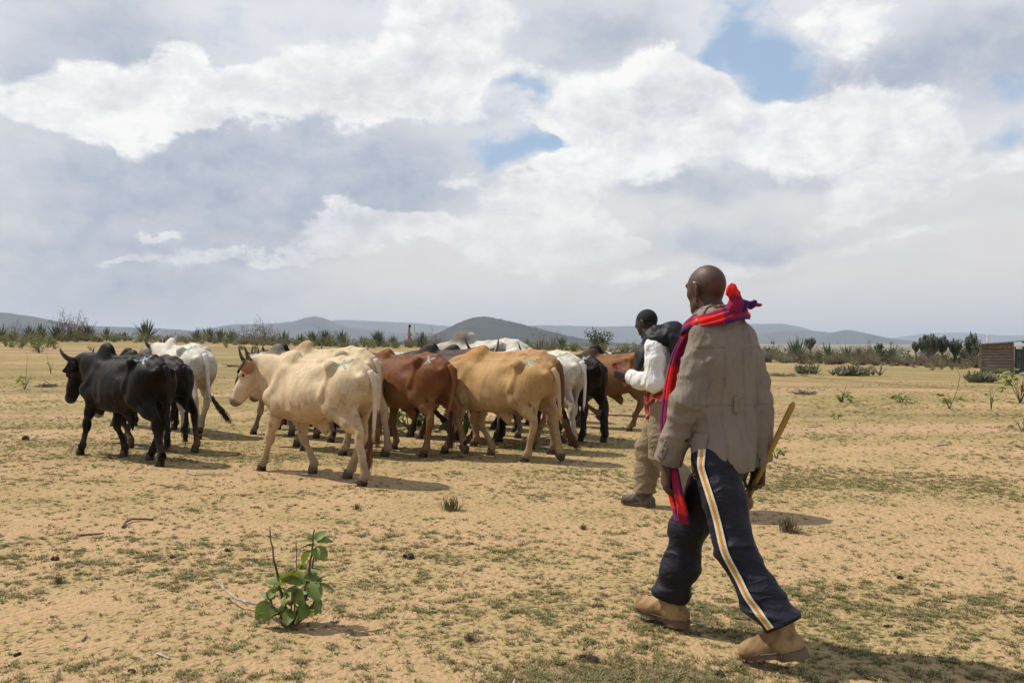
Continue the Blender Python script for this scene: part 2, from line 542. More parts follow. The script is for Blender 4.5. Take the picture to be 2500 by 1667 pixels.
def build_ground():
    ys = np.concatenate([np.arange(-30, 0, 3.0), np.arange(0, 30, 0.5), np.arange(30, 100, 1.0), np.geomspace(100, 16000, 110)])
    us = np.concatenate([-np.geomspace(1.0, 5.0, 12)[::-1] * 1.0, np.linspace(-0.95, 0.95, 90), np.geomspace(1.0, 5.0, 12)])
    V = []
    for y in ys:
        wd = max(abs(y), 14.0)
        x = us * wd
        V.append(np.stack([x, np.full_like(x, y), terrain(x, np.full_like(x, y))], 1))
    V = np.concatenate(V)
    nx = len(us)
    i, j = np.meshgrid(np.arange(len(ys) - 1), np.arange(nx - 1), indexing='ij')
    a = (i * nx + j).ravel()
    F = np.stack([a, a + 1, a + 1 + nx, a + nx], 1)
    m_, t, b = material('dry_ground')
    p = geo(t)
    sp = t.node('ShaderNodeSeparateXYZ', {0: p})
    big = t.noise(t.v('MULTIPLY', p, (0.35, 1.0, 1)), 0.33, 4, 0.55)
    mid = t.noise(p, 1.6, 5, 0.6)
    fine = t.noise(p, 16.0, 6, 0.68)
    grit = t.noise(p, 120.0, 3, 0.6)
    vo = t.node('ShaderNodeTexVoronoi', {'Vector': t.v('ADD', p, t.v('SCALE', t.noise(p, 9, 3, color=True), 0.12)), 'Scale': 26.0}).outputs['Distance']
    sand = t.mix(t.ss(mid, 0.3, 0.7), (0.430, 0.276, 0.148), (0.380, 0.243, 0.130))
    sand = t.mix(t.ss(grit, 0.35, 0.75), sand, (0.475, 0.322, 0.184))
    dark = t.mix(t.ss(t.noise(p, 7.0, 4, 0.6), 0.35, 0.65), (0.17, 0.125, 0.05), (0.115, 0.10, 0.036))
    straw = t.mix(t.ss(t.noise(p, 5.0, 4, 0.6), 0.35, 0.65), (0.355, 0.282, 0.115), (0.285, 0.245, 0.092))
    yy = sp.outputs[1]
    cover = t.m('ADD', t.m('MULTIPLY', t.m('SUBTRACT', big, 0.5), 1.2), t.m('MULTIPLY', t.m('SUBTRACT', mid, 0.5), 0.7))
    cover = t.m('ADD', cover, t.lin(yy, 5.0, 30.0, -0.02, 0.34))
    g1 = t.ss(t.m('ADD', fine, t.m('MULTIPLY', cover, 0.45)), 0.44, 0.60)
    col = t.mix(t.m('MULTIPLY', g1, 0.72), sand, straw)
    g2 = t.ss(t.m('ADD', t.noise(p, 24.0, 5, 0.65), t.m('MULTIPLY', cover, 0.35)), 0.56, 0.68)
    col = t.mix(t.m('MULTIPLY', g2, t.lin(yy, 6.0, 24.0, 0.75, 0.55)), col, dark)
    # bare trampled sand running in bands across the field, and a wheel rut at the right
    band = t.noise(t.v('MULTIPLY', p, (0.06, 0.55, 1)), 1.0, 4, 0.55)
    bare = t.m('MULTIPLY', t.ss(band, 0.53, 0.63), t.ss(yy, 11.0, 16.0))
    pinks = t.mix(t.ss(fine, 0.3, 0.7), (0.50, 0.325, 0.205), (0.44, 0.275, 0.165))
    col = t.mix(t.m('MULTIPLY', bare, 0.8), col, pinks)
    far = t.mix(t.ss(t.noise(p, 0.02, 5, 0.6), 0.35, 0.65), (0.13, 0.125, 0.055), (0.28, 0.21, 0.11))
    col = t.mix(t.ss(yy, 85.0, 160.0), col, far)
    rut = t.m('ABSOLUTE', t.m('ADD', t.m('SUBTRACT', sp.outputs[0], t.m('MULTIPLY_ADD', yy, -0.354, 22.2)), t.m('MULTIPLY', t.m('SUBTRACT', mid, .5), .5)))
    rut = t.m('MULTIPLY', t.ss(rut, .26, .06), t.m('MULTIPLY', t.ss(yy, 20., 23.), t.ss(yy, 40., 34.)))
    col = t.mix(t.m('MULTIPLY', rut, .65), col, (.15, .095, .05))
    # damp brown scar with fresh grass by the herder
    sc = t.v('MULTIPLY', t.v('SUBTRACT', p, (0.42, 3.62, 0)), (1.3, 2.2, 0))
    scar = t.ss(t.m('ADD', t.v('LENGTH', sc), t.m('MULTIPLY', t.m('SUBTRACT', mid, 0.5), 0.8)), 0.75, 0.15)
    col = t.mix(t.m('MULTIPLY', scar, 0.55), col, (0.19, 0.115, 0.06))
    t.put(b.inputs['Base Color'], col)
    b.inputs['Roughness'].default_value = 0.95
    b.inputs['Specular IOR Level'].default_value = 0.08
    hgt = t.m('ADD', t.m('MULTIPLY', fine, 0.9), t.m('ADD', t.m('MULTIPLY', grit, 0.12), t.m('MULTIPLY', vo, -0.5)))
    hgt = t.m('MULTIPLY_ADD', g2, 0.5, hgt)
    bump(t, b, hgt, 0.03, 0.9)
    tag(link('ground', mesh('ground', V, F, m_)), kind='structure')
build_ground()

# ------------------------------------------------------------------ hills
def hillmat(name, c1, c2, sc):
    m_, t, b = material(name)
    p = geo(t)
    n = t.noise(p, sc, 6, 0.65)
    n2 = t.noise(p, sc * 9, 4, 0.6)
    t.put(b.inputs['Base Color'], t.mix(t.ss(t.m('ADD', t.m('MULTIPLY', n, 0.6), t.m('MULTIPLY', n2, 0.4)), 0.4, 0.6), c1, c2))
    b.inputs['Roughness'].default_value = 0.95
    b.inputs['Specular IOR Level'].default_value = 0.0
    return m_

def hill(name, prof, D, depth, mat, rough, step, base=-16.0, seed=0):
    """prof: crest points in the picture (2352 wide copy); D: distance of the crest"""
    X = np.array([p[0] for p in prof], float)
    Yp = np.array([p[1] for p in prof], float)
    xs = (X - 1176) / 2023 * D
    zs = (785 - Yp) / 2023 * D + 1.42
    gx = np.arange(xs.min(), xs.max() + step, step)
    crest = np.interp(gx, xs, zs)
    k = np.hanning(max(3, int(len(gx) * 0.03) | 1))
    crest = np.convolve(np.pad(crest, len(k) // 2, mode='edge'), k / k.sum(), 'valid')[:len(gx)]
    v = np.linspace(-1, 1, 33)
    gy = D + v * depth
    sh = np.cos(v * math.pi / 2) ** 1.25
    GX, GY = np.meshgrid(gx, gy)
    edge = sstep(GX, gx.min(), gx.min() + 0.02 * D) * (1 - sstep(GX, gx.max() - 0.02 * D, gx.max()))
    rid = fbm(GX / (depth * 0.5), GY / (depth * 0.9), 0, 4, seed) - 0.5
    Z = base + (crest[None, :] - base) * sh[:, None] * (1 + rid * 0.55 * (1 - sh[:, None] ** 3))
    Z += (vnoise(GX / step * 0.9, GY / step * 0.3, 0, seed + 2) - 0.4) * rough * sh[:, None]
    Z = base + (Z - base) * np.clip(edge + 0.0, 0, 1)
    V = np.stack([GX, GY, Z], -1).reshape(-1, 3)
    nx = len(gx)
    i, j = np.meshgrid(np.arange(len(gy) - 1), np.arange(nx - 1), indexing='ij')
    a = (i * nx + j).ravel()
    tag(link(name, mesh(name, V, np.stack([a, a + 1, a + 1 + nx, a + nx], 1), mat)), kind='structure')

hm = hillmat('wooded_hillside', (0.020, 0.024, 0.018), (0.050, 0.048, 0.034), 0.012)
hm2 = hillmat('far_hillside', (0.022, 0.027, 0.022), (0.055, 0.052, 0.040), 0.006)
hill('hill', [(780, 800), (900, 790), (1000, 770), (1050, 743), (1085, 730), (1115, 727), (1140, 731), (1200, 745), (1280, 766), (1360, 783), (1480, 792), (1560, 798)], 2600, 420, hm, 5.0, 3.0, seed=3)
hill('hill', [(-700, 745), (-300, 722), (-60, 715), (0, 717), (60, 725), (120, 737), (200, 752), (300, 775), (420, 798)], 3600, 520, hm, 5.0, 4.5, seed=9)
hill('hill', [(60, 790), (150, 760), (220, 749), (320, 752), (420, 757), (560, 776), (700, 792)], 4400, 400, hm, 4.0, 6.0, seed=13)
hill('hill', [(380, 790), (470, 757), (540, 745), (620, 744), (680, 738), (708, 729), (724, 726), (742, 730), (790, 750), (900, 764), (1000, 766), (1120, 780), (1200, 792)], 5200, 600, hm2, 5.0, 6.0, seed=17)
hill('hill', [(500, 785), (650, 750), (780, 734), (850, 737), (960, 742), (1060, 752), (1160, 770), (1230, 790)], 7000, 600, hm2, 5.0, 9.0, seed=21)
hill('hill', [(1080, 790), (1180, 750), (1250, 746), (1380, 750), (1470, 748), (1580, 744), (1700, 744), (1790, 743), (1830, 750), (1880, 766), (1960, 788)], 7200, 700, hm2, 5.0, 9.0, seed=25)
hill('hill', [(1640, 790), (1720, 770), (1790, 760), (1850, 758), (1890, 762), (1940, 785), (1980, 794)], 5600, 500, hm2, 4.0, 7.0, seed=29)
hill('hill', [(1800, 796), (1870, 779), (1910, 764), (1945, 757), (1975, 764), (2030, 776), (2100, 785), (2180, 794)], 5000, 400, hm2, 4.0, 7.0, seed=33)
hill('hill', [(1960, 794), (2060, 775), (2130, 765), (2200, 763), (2300, 770), (2500, 768), (2800, 755), (3100, 770)], 9000, 700, hm2, 4.0, 12.0, seed=37)

# ------------------------------------------------------------------ haze in the air between here and the hills
mb = MB()
mb.box((-16500, -60, -700), (16500, 16200, 190))
hzm = bpy.data.materials.new('haze')
hzm.use_nodes = True
ht = NT(hzm.node_tree)
ht.n.clear()
HAZE = 1.35e-4
pv = ht.node('ShaderNodeVolumePrincipled', {'Color': (0.76, 0.85, 1.0, 1), 'Density': HAZE, 'Anisotropy': 0.1})
ht.l.new(pv.outputs[0], ht.node('ShaderNodeOutputMaterial').inputs['Volume'])
tag(mb.build('haze', hzm, smooth=False), kind='stuff')
# ------------------------------------------------------------------ vegetation
def ray(px, py, ymax=140.0):
    """point where the view line through a picture point meets the ground"""
    ys = np.concatenate([np.arange(2, 30, .05), np.arange(30, ymax, .2)])
    xs = (px - 1176.0) / 2023.0 * ys
    zs = 1.42 - (py - 785.0) / 2023.0 * ys
    dd = terrain(xs, ys) - zs
    k = np.argmax(dd > 0)
    if dd[k] <= 0:
        k = np.argmin(np.abs(ys - 80.0))
    return float(xs[k]), float(ys[k]), float(terrain(xs[k], ys[k]))

AGAVE = leafmat('sisal_blade', (0.075, 0.105, 0.062), (0.15, 0.19, 0.12), .5, .12)
GREEN = leafmat('shrub_leaf', (0.105, 0.125, 0.034), (0.235, 0.245, 0.085), .6, .25)
OLIVE = leafmat('dry_shrub_leaf', (0.14, 0.120, 0.065), (0.27, 0.235, 0.135), .7, .2)
DKGREEN = leafmat('bush_leaf', (0.030, 0.042, 0.016), (0.070, 0.080, 0.030), .6, .15)
EUPH = leafmat('euphorbia_stem', (0.026, 0.036, 0.020), (0.058, 0.070, 0.036), .6, .0)
ALOE = leafmat('aloe_leaf', (0.13, 0.14, 0.085), (0.30, 0.27, 0.18), .6, .1)
TWIG = simple('dry_twig', (0.115, 0.080, 0.058), .9, .4, 8, rgb2=(0.21, 0.155, 0.12))
BARK = simple('grey_bark', (0.10, 0.078, 0.060), .9, .4, 8, rgb2=(0.19, 0.15, 0.12))

def agave_mesh(seed, n=42, L=1.25):
    rs = np.random.RandomState(seed)
    mb = MB()
    for i in range(n):
        u = i / n
        a = i * 2.39996 + rs.rand() * .3
        el = R(8 + 80 * u ** .8 + rs.normal(0, 4))
        ln = L * (.72 + .38 * rs.rand()) * (1 - .15 * u)
        w0 = .058 * (.8 + .4 * rs.rand())
        d = np.array([math.cos(a) * math.cos(el), math.sin(a) * math.cos(el), math.sin(el)])
        sd = np.array([-math.sin(a), math.cos(a), 0])
        nr = np.cross(sd, d)
        b0 = np.array([math.cos(a) * .06, math.sin(a) * .06, .10 + .12 * u])
        V = []
        for t, ww in ((0, .75), (.3, 1.0), (.65, .75), (1.0, .06)):
            c = b0 + d * ln * t + np.array([0, 0, -.10 * ln * t * t * math.cos(el)])
            V += [c - sd * w0 * ww + nr * .016 * ww, c - nr * .016 * ww, c + sd * w0 * ww + nr * .016 * ww]
        mb.add(V, [(k * 3 + j, k * 3 + j + 1, k * 3 + j + 4, k * 3 + j + 3) for k in range(3) for j in (0, 1)])
    mb.tube([(0, 0, -.1), (0, 0, .3)], [.10, .07], 7)
    return mb.mesh('blades', AGAVE, smooth=False)

def leafquads(rs, mb, centers, size, n_each, spread, aspect=.6):
    for c in centers:
        for _ in range(n_each):
            p = np.asarray(c) + rs.normal(0, spread, 3)
            d = unit(rs.normal(0, 1, 3) + (0, 0, .35))
            sd = unit(np.cross(d, rs.normal(0, 1, 3)))
            L = size * (.6 + .8 * rs.rand())
            mb.add([p, p + d * L * .5 + sd * L * aspect * .5, p + d * L, p + d * L * .5 - sd * L * aspect * .5], [(0, 1, 2, 3)])

def shrub_meshes(seed, wdt=.6, hgt=.9, leaf=.10, n=46, each=7, mat=None, twigs=10):
    rs = np.random.RandomState(seed)
    st, lf = MB(), MB()
    cs = []
    for i in range(twigs):
        a, r = rs.rand() * 6.28, wdt * rs.rand() ** .5
        e = np.array([math.cos(a) * r, math.sin(a) * r, hgt * (.55 + .55 * rs.rand()) * (1 - .3 * (r / wdt) ** 2)])
        b = np.array([math.cos(a) * r * .15, math.sin(a) * r * .15, -.05])
        m_ = (b + e) / 2 + rs.normal(0, .05, 3)
        st.tube([b, m_, e], [.016, .011, .004], 4)
        for k in range(max(1, n // twigs)):
            t = .25 + .75 * rs.rand()
            cs.append(b + (e - b) * t + rs.normal(0, .07, 3))
    leafquads(rs, lf, cs, leaf, each, leaf * .9)
    return st.mesh('stems', TWIG), lf.mesh('foliage', mat or GREEN, smooth=False)

def thorn_meshes(seed, wdt=.9, hgt=1.2, n=130):
    rs = np.random.RandomState(seed)
    st, lf = MB(), MB()
    ends = []
    for i in range(n):
        a, r = rs.rand() * 6.28, wdt * rs.rand() ** .6
        e = np.array([math.cos(a) * r, math.sin(a) * r, hgt * (.25 + .85 * rs.rand()) * (1 - .35 * (r / wdt) ** 2)])
        b = e * np.array([.2, .2, 0]) * rs.rand() + (0, 0, -.05)
        if rs.rand() < .55 and ends:
            b = ends[rs.randint(len(ends))]
            e = b + rs.normal(0, .28, 3) + (0, 0, .12)
        m_ = (b + e) / 2 + rs.normal(0, .06, 3)
        st.tube([b, m_, e], [.014, .010, .004], 3)
        ends.append(m_)
        ends.append(e)
    leafquads(rs, lf, [ends[rs.randint(len(ends))] for _ in range(60)], .07, 3, .08)
    return st.mesh('twigs', TWIG), lf.mesh('foliage', OLIVE, smooth=False)

def euphorbia_meshes(seed, hgt=2.6, wdt=1.2, arms=60, fork=.32, thick=.05):
    rs = np.random.RandomState(seed)
    tr, cr = MB(), MB()
    zf = hgt * fork
    tr.tube([(0, 0, -.1), (.02, 0, zf * .6), (0, .02, zf + .1)], [.13, .10, .09], 7)
    for i in range(arms):
        a = rs.rand() * 6.28
        r = wdt * .5 * rs.rand() ** .5
        topz = hgt * (1.0 - .22 * (r / (wdt * .5)) ** 2 + rs.normal(0, .04))
        b = np.array([math.cos(a) * .04, math.sin(a) * .04, zf + rs.rand() * hgt * .12])
        k1 = np.array([math.cos(a) * r * .72, math.sin(a) * r * .72, b[2] + (topz - b[2]) * .38])
        e = np.array([math.cos(a) * r, math.sin(a) * r, topz])
        cr.tube([b, (b + k1) / 2 + (0, 0, -.04), k1, (k1 + e) / 2, e], [thick * .6, thick * .8, thick, thick * 1.05, thick * .7], 5)
        if rs.rand() < .7:
            b2 = k1 + (e - k1) * .35
            a2 = a + rs.normal(0, .7)
            e2 = b2 + np.array([math.cos(a2) * .14, math.sin(a2) * .14, (topz - b2[2]) * .9])
            cr.tube([b2, b2 + (math.cos(a2) * .13, math.sin(a2) * .13, .05), e2], [thick * .7, thick * .9, thick * .6], 5)
    return tr.mesh('trunk', BARK), cr.mesh('crown', EUPH)

def aloe_mesh(seed, n=16, wdt=.8, mat=None):
    rs = np.random.RandomState(seed)
    mb = MB()
    for q in range(n):
        cx, cy = rs.normal(0, wdt * .24), rs.normal(0, wdt * .15)
        hh = .16 + .20 * rs.rand()
        for i in range(11):
            a = i * 2.4 + rs.rand()
            el = R(25 + 55 * rs.rand())
            d = np.array([math.cos(a) * math.cos(el), math.sin(a) * math.cos(el), math.sin(el)])
            sd = np.array([-math.sin(a), math.cos(a), 0])
            nr = np.cross(sd, d)
            b0 = np.array([cx, cy, .02])
            V = []
            for t, ww in ((0, .9), (.45, 1.0), (.8, .6), (1, .05)):
                c = b0 + d * hh * t + np.array([0, 0, .05 * t * t])
                V += [c - sd * .026 * ww + nr * .012, c - nr * .01, c + sd * .026 * ww + nr * .012]
            mb.add(V, [(k * 3 + j, k * 3 + j + 1, k * 3 + j + 4, k * 3 + j + 3) for k in range(3) for j in (0, 1)])
    return mb.mesh('leaves', mat or ALOE, smooth=False)

def tree_meshes(seed, hgt=3.2, wdt=3.4, flat=.45, mat=None):
    rs = np.random.RandomState(seed)
    tr, cr = MB(), MB()
    tr.tube([(0, 0, -.3), (.05, 0, hgt * .3), (0, .05, hgt * .55)], [.16, .12, .09], 6)
    cs = []
    for i in range(9):
        a, r = rs.rand() * 6.28, wdt * .42 * rs.rand() ** .5
        e = np.array([math.cos(a) * r, math.sin(a) * r, hgt * (.62 + .3 * rs.rand())])
        tr.tube([(0, .03, hgt * (.3 + .2 * rs.rand())), e * (.5, .5, .8), e], [.07, .05, .02], 4)
        for k in range(9):
            cs.append(e + rs.normal(0, 1, 3) * (wdt * .13, wdt * .13, wdt * .13 * flat))
    leafquads(rs, cr, cs, .34, 6, .16, .7)
    return tr.mesh('trunk', BARK), cr.mesh('crown', mat or DKGREEN, smooth=False)

rs = np.random.RandomState(11)
def crest(px):
    return float(np.interp(px, [0, 340, 500, 650, 950, 1300, 1560, 1800, 2050, 2350], [780.5, 781.5, 785.5, 792, 795.5, 802.5, 808, 829, 834, 845]))
def put(name, parts, loc, rz, sc, label, cat, group=None, sz=1.0):
    """a thing standing at loc; parts is one mesh or a list of (part name, mesh)"""
    if isinstance(parts, bpy.types.Mesh):
        o = link(name, parts, None, loc, rz)
        o.scale = (sc, sc, sc * sz)
    else:
        o = empty(name, loc, rz, sc)
        o.scale = (sc, sc, sc * sz)
        for pn, me in parts:
            link(pn, me, o)
    return tag(o, label, cat, group)

AG = [agave_mesh(100 + i, 36 + 4 * i) for i in range(5)]
SH = [list(zip(('stems', 'foliage'), shrub_meshes(200 + i, .55 + .12 * (i % 3), .75 + .15 * (i % 4), .105, 44, 7))) for i in range(5)]
OL = [list(zip(('stems', 'foliage'), shrub_meshes(240 + i, .7 + .1 * i, .7 + .1 * i, .085, 50, 6, OLIVE, 16))) for i in range(3)]
TH = [list(zip(('twigs', 'foliage'), thorn_meshes(260 + i, .9 + .1 * i, 1.15 + .15 * i))) for i in range(4)]

# sisal row: picture x, base y (0: on the crest line), size
AGP = [(4, 797, 1.0), (69, 797, 1.0), (95, 796, 1.05), (132, 796, 1.05), (203, 797, 1.0), (246, 800, .85), (288, 800, .6), (454, 803, .85), (482, 804, .95), (508, 803, .9), (533, 803, .95),
       (653, 803, .95), (692, 804, .75), (719, 803, .95), (749, 803, 1.05), (834, 806, .7), (904, 807, .75), (1291, 813, .85), (1210, 811, .6),
       (1903, 829, 1.15), (1945, 824, 1.1), (1971, 824, 1.0), (1995, 826, 1.1), (2020, 834, 1.1), (2049, 836, 1.2), (2087, 832, .7), (1880, 826, .7)]
AGP.sort()
ORD = 'first second third fourth fifth sixth seventh eighth ninth tenth eleventh twelfth thirteenth fourteenth fifteenth sixteenth seventeenth eighteenth nineteenth'.split()
AGG = 'sisal plants along the far edge of the field'
for i, (px, py, s_) in enumerate(AGP):
    l = ray(px, crest(px) + .5 if px < 1500 else py)
    put('sisal_plant', AG[i % 5], l, rs.rand() * 6, 1.18 * s_ * l[1] / 78.0, f'{ORD[i]} of the smaller sisal rosettes from the left, in the row behind the cattle' if px < 1500 else f'{ORD[i - sum(q[0] < 1500 for q in AGP)]} sisal rosette from the left among the bushes on the right', 'sisal plant', AGG)
for (px, py, s_, lab) in ((337, 797, 1.55, 'largest sisal on the left, wide spiky rosette standing above the white cow'), (786, 806, 1.25, 'tall sisal rosette right above the black and white humps'),
                          (869, 806, 1.2, 'sisal rosette just left of the distant walking man'), (972, 807, 1.15, 'sisal rosette just right of the distant walking man'), (1829, 832, 1.75, 'big sisal rosette beside the herder in grey, right of his sleeve')):
    l = ray(px, crest(px) + (1 if px < 1500 else 2))
    put('sisal_plant', AG[int(px) % 5], l, rs.rand() * 6, s_ * l[1] / 78.0, lab, 'sisal plant', AGG)

# bushes and leafy shrubs between the sisal plants
def scat(n, x0, x1, yb0, yb1, kinds, name, label, cat, group, s0, s1, skip=()):
    for i in range(n):
        px = x0 + (x1 - x0) * (i + rs.rand()) / n
        py = crest(px) + yb0 + (yb1 - yb0) * rs.rand()
        l = ray(px, py)
        put(name, kinds[rs.randint(len(kinds))], l, rs.rand() * 6, (s0 + (s1 - s0) * rs.rand()) * l[1] / 78.0, label, cat, group, .8 + .4 * rs.rand())
scat(95, -60, 1520, .5, 4, SH, 'leafy_shrub', 'small leafy green shrub in the hedge strip at the field edge', 'shrub', 'green shrubs along the field edge', .55, 1.1)
scat(90, -60, 1580, .2, 5, OL, 'dry_shrub', 'dull olive shrub low in the strip between the sisal plants', 'shrub', 'dull shrubs along the field edge', .55, 1.0)
for i, (px, py, s_) in enumerate(((150, 796, 1.5), (172, 797, 1.4), (192, 797, 1.2), (30, 797, 1.0), (560, 802, 1.1), (585, 802, 1.2), (612, 802, 1.3), (632, 803, 1.0), (735, 804, .9), (960, 807, .9), (1000, 808, .9), (1240, 812, 1.0), (1270, 812, .9))):
    l = ray(px, crest(px) + .6)
    put('thorn_bush', TH[rs.randint(4)], l, rs.rand() * 6, s_ * l[1] / 78.0, ['leafless brown thorn bush left of the black bull, one of a tall clump', 'leafless brown thorn bush at the left edge of the picture', 'leafless thorn bush between the white cow and the cream cow', 'low leafless thorn bush beyond the backs in the middle of the herd'][0 if 100 < px < 220 else 1 if px < 100 else 2 if px < 680 else 3], 'thorn bush', 'bare thorn bushes behind the herd')
for (px, py, s_) in ((30, 806, .9), (50, 808, 1.0), (88, 808, 1.3), (112, 806, 1.2), (75, 799, 1.1), (125, 801, 1.0), (14, 803, 1.0), (95, 818, 1.35), (128, 809, .6), (213, 813, .5), (50, 803, 1.0), (558, 811, .7), (585, 814, .8), (520, 806, .6), (640, 809, .8), (2000, 856, .5), (2160, 856, .8), (2185, 857, .7), (2140, 858, .6)):
    l = ray(px, py - 8)
    put('leafy_shrub', SH[rs.randint(5)], l, rs.rand() * 6, s_ * l[1] / 78.0 * 1.0, 'low leafy green shrub standing on the field just in front of the hedge strip', 'shrub', 'shrubs on the field before the strip')
scat(26, 1760, 2250, 0, 6, TH, 'thorn_bush', 'brown thorny bush in the tangle at the right edge of the field', 'thorn bush', 'bare thorn bushes at the right', .7, 1.15)
scat(26, 1755, 2240, -5, 4, SH, 'leafy_shrub', 'green shrub among the brown bushes at the right edge of the field', 'shrub', 'green shrubs at the right', .7, 1.2)
scat(30, 1740, 2352, 2, 9, OL, 'dry_shrub', 'grey-olive shrub at the foot of the bushes on the right', 'shrub', 'dull shrubs at the right', .6, 1.1)
l = ray(1372, 804)
put('round_bush', list(zip(('stems', 'foliage'), shrub_meshes(290, 1.25, 1.5, .12, 170, 9, DKGREEN, 20))), l, 0, 1.15, 'rounded dark green bush behind the black cow', 'bush')
l = ray(2228, 842)
put('round_bush', list(zip(('stems', 'foliage'), shrub_meshes(291, 1.2, 2.2, .12, 220, 9, DKGREEN, 22))), l, 0, 1.25, 'tall dark green bush against the left wall of the hut', 'bush')

# candelabra euphorbias
for (px, py, top, wd, arms, fork, lab) in ((2133, 832, 760, 50, 90, .22, 'largest candelabra euphorbia, dense dark fan of stems left of the hut'), (2163, 832, 763, 34, 34, .42, 'open branched euphorbia between the big one and the hut'),
        (2192, 832, 769, 30, 46, .35, 'two-tiered dark euphorbia left of the hut'), (2232, 838, 763, 36, 30, .2, 'euphorbia with upright finger-like stems rising behind the hut bush'),
        (2102, 834, 778, 20, 20, .5, 'thin young euphorbia left of the largest one'), (1860, 824, 771, 30, 60, .5, 'flat-topped euphorbia tree above the sisal beside the herder'), (2018, 828, 780, 22, 26, .55, 'small round-headed euphorbia on a bare stem in the middle of the right edge')):
    l = ray(px, py)
    hg, ww = (py - top) / 2023.0 * l[1], wd / 2023.0 * l[1]
    put('euphorbia_tree', list(zip(('trunk', 'crown'), euphorbia_meshes(int(px), hg, ww, arms, fork, .045 * hg / 2.6 * 1.1))), l, 0, 1.0, lab, 'euphorbia', 'candelabra euphorbias at the right')

# pale aloe clumps on the open field
for (px, py, n, wd, lab) in ((1853, 858, 22, .9, 'grey-green aloe clump on the grass, nearest to the herder'), (1958, 862, 48, 1.6, 'widest aloe clump with pale leaves in the middle of the right field'), (2252, 878, 26, .9, 'aloe clump in front of the hut wall')):
    l = ray(px, py)
    put('aloe_clump', aloe_mesh(int(px), n, wd), l, 0, 1.0, lab, 'aloe')

# distant trees on the plain
TR = [list(zip(('trunk', 'crown'), tree_meshes(300 + i, 3.0 + .4 * i, 3.2 + .5 * i, .4 + .1 * i))) for i in range(4)]
for i in range(60):
    px = 1640 + 760 * (i + rs.rand()) / 60
    d = 150 * (5.0) ** rs.rand()
    x = (px - 1176) / 2023 * d
    put('acacia_tree', TR[rs.randint(4)], (x, d, float(terrain(x, d))), rs.rand() * 6, .8 + .6 * rs.rand(), 'small dark acacia far off on the plain beyond the bushes', 'tree', 'far trees on the plain')

# scrub that covers the far plain
def plain_scrub():
    r_ = np.random.RandomState(77)
    n = 5200
    d = 150 * (15.0) ** r_.rand(n)
    u = -.2 + 1.2 * r_.rand(n) ** .8
    x = u * d
    z = terrain(x, d)
    mb = MB()
    V, F = [], []
    k = 0
    for i in range(n):
        s_ = (.5 + 1.1 * r_.rand()) * (1 + d[i] / 1500)
        for q in range(7):
            c = np.array([x[i], d[i], z[i]]) + r_.normal(0, .45, 3) * s_ * (1, 1, .0) + (0, 0, s_ * (.1 + .5 * r_.rand()))
            a = r_.normal(0, 1, (3, 3)) * .28 * s_
            V += [c + a[0], c + a[1], c + a[2]]
            F.append((k, k + 1, k + 2))
            k += 3
    tag(link('scrub', mesh('scrub', V, np.array(F), DKGREEN, False)), kind='stuff')
plain_scrub()

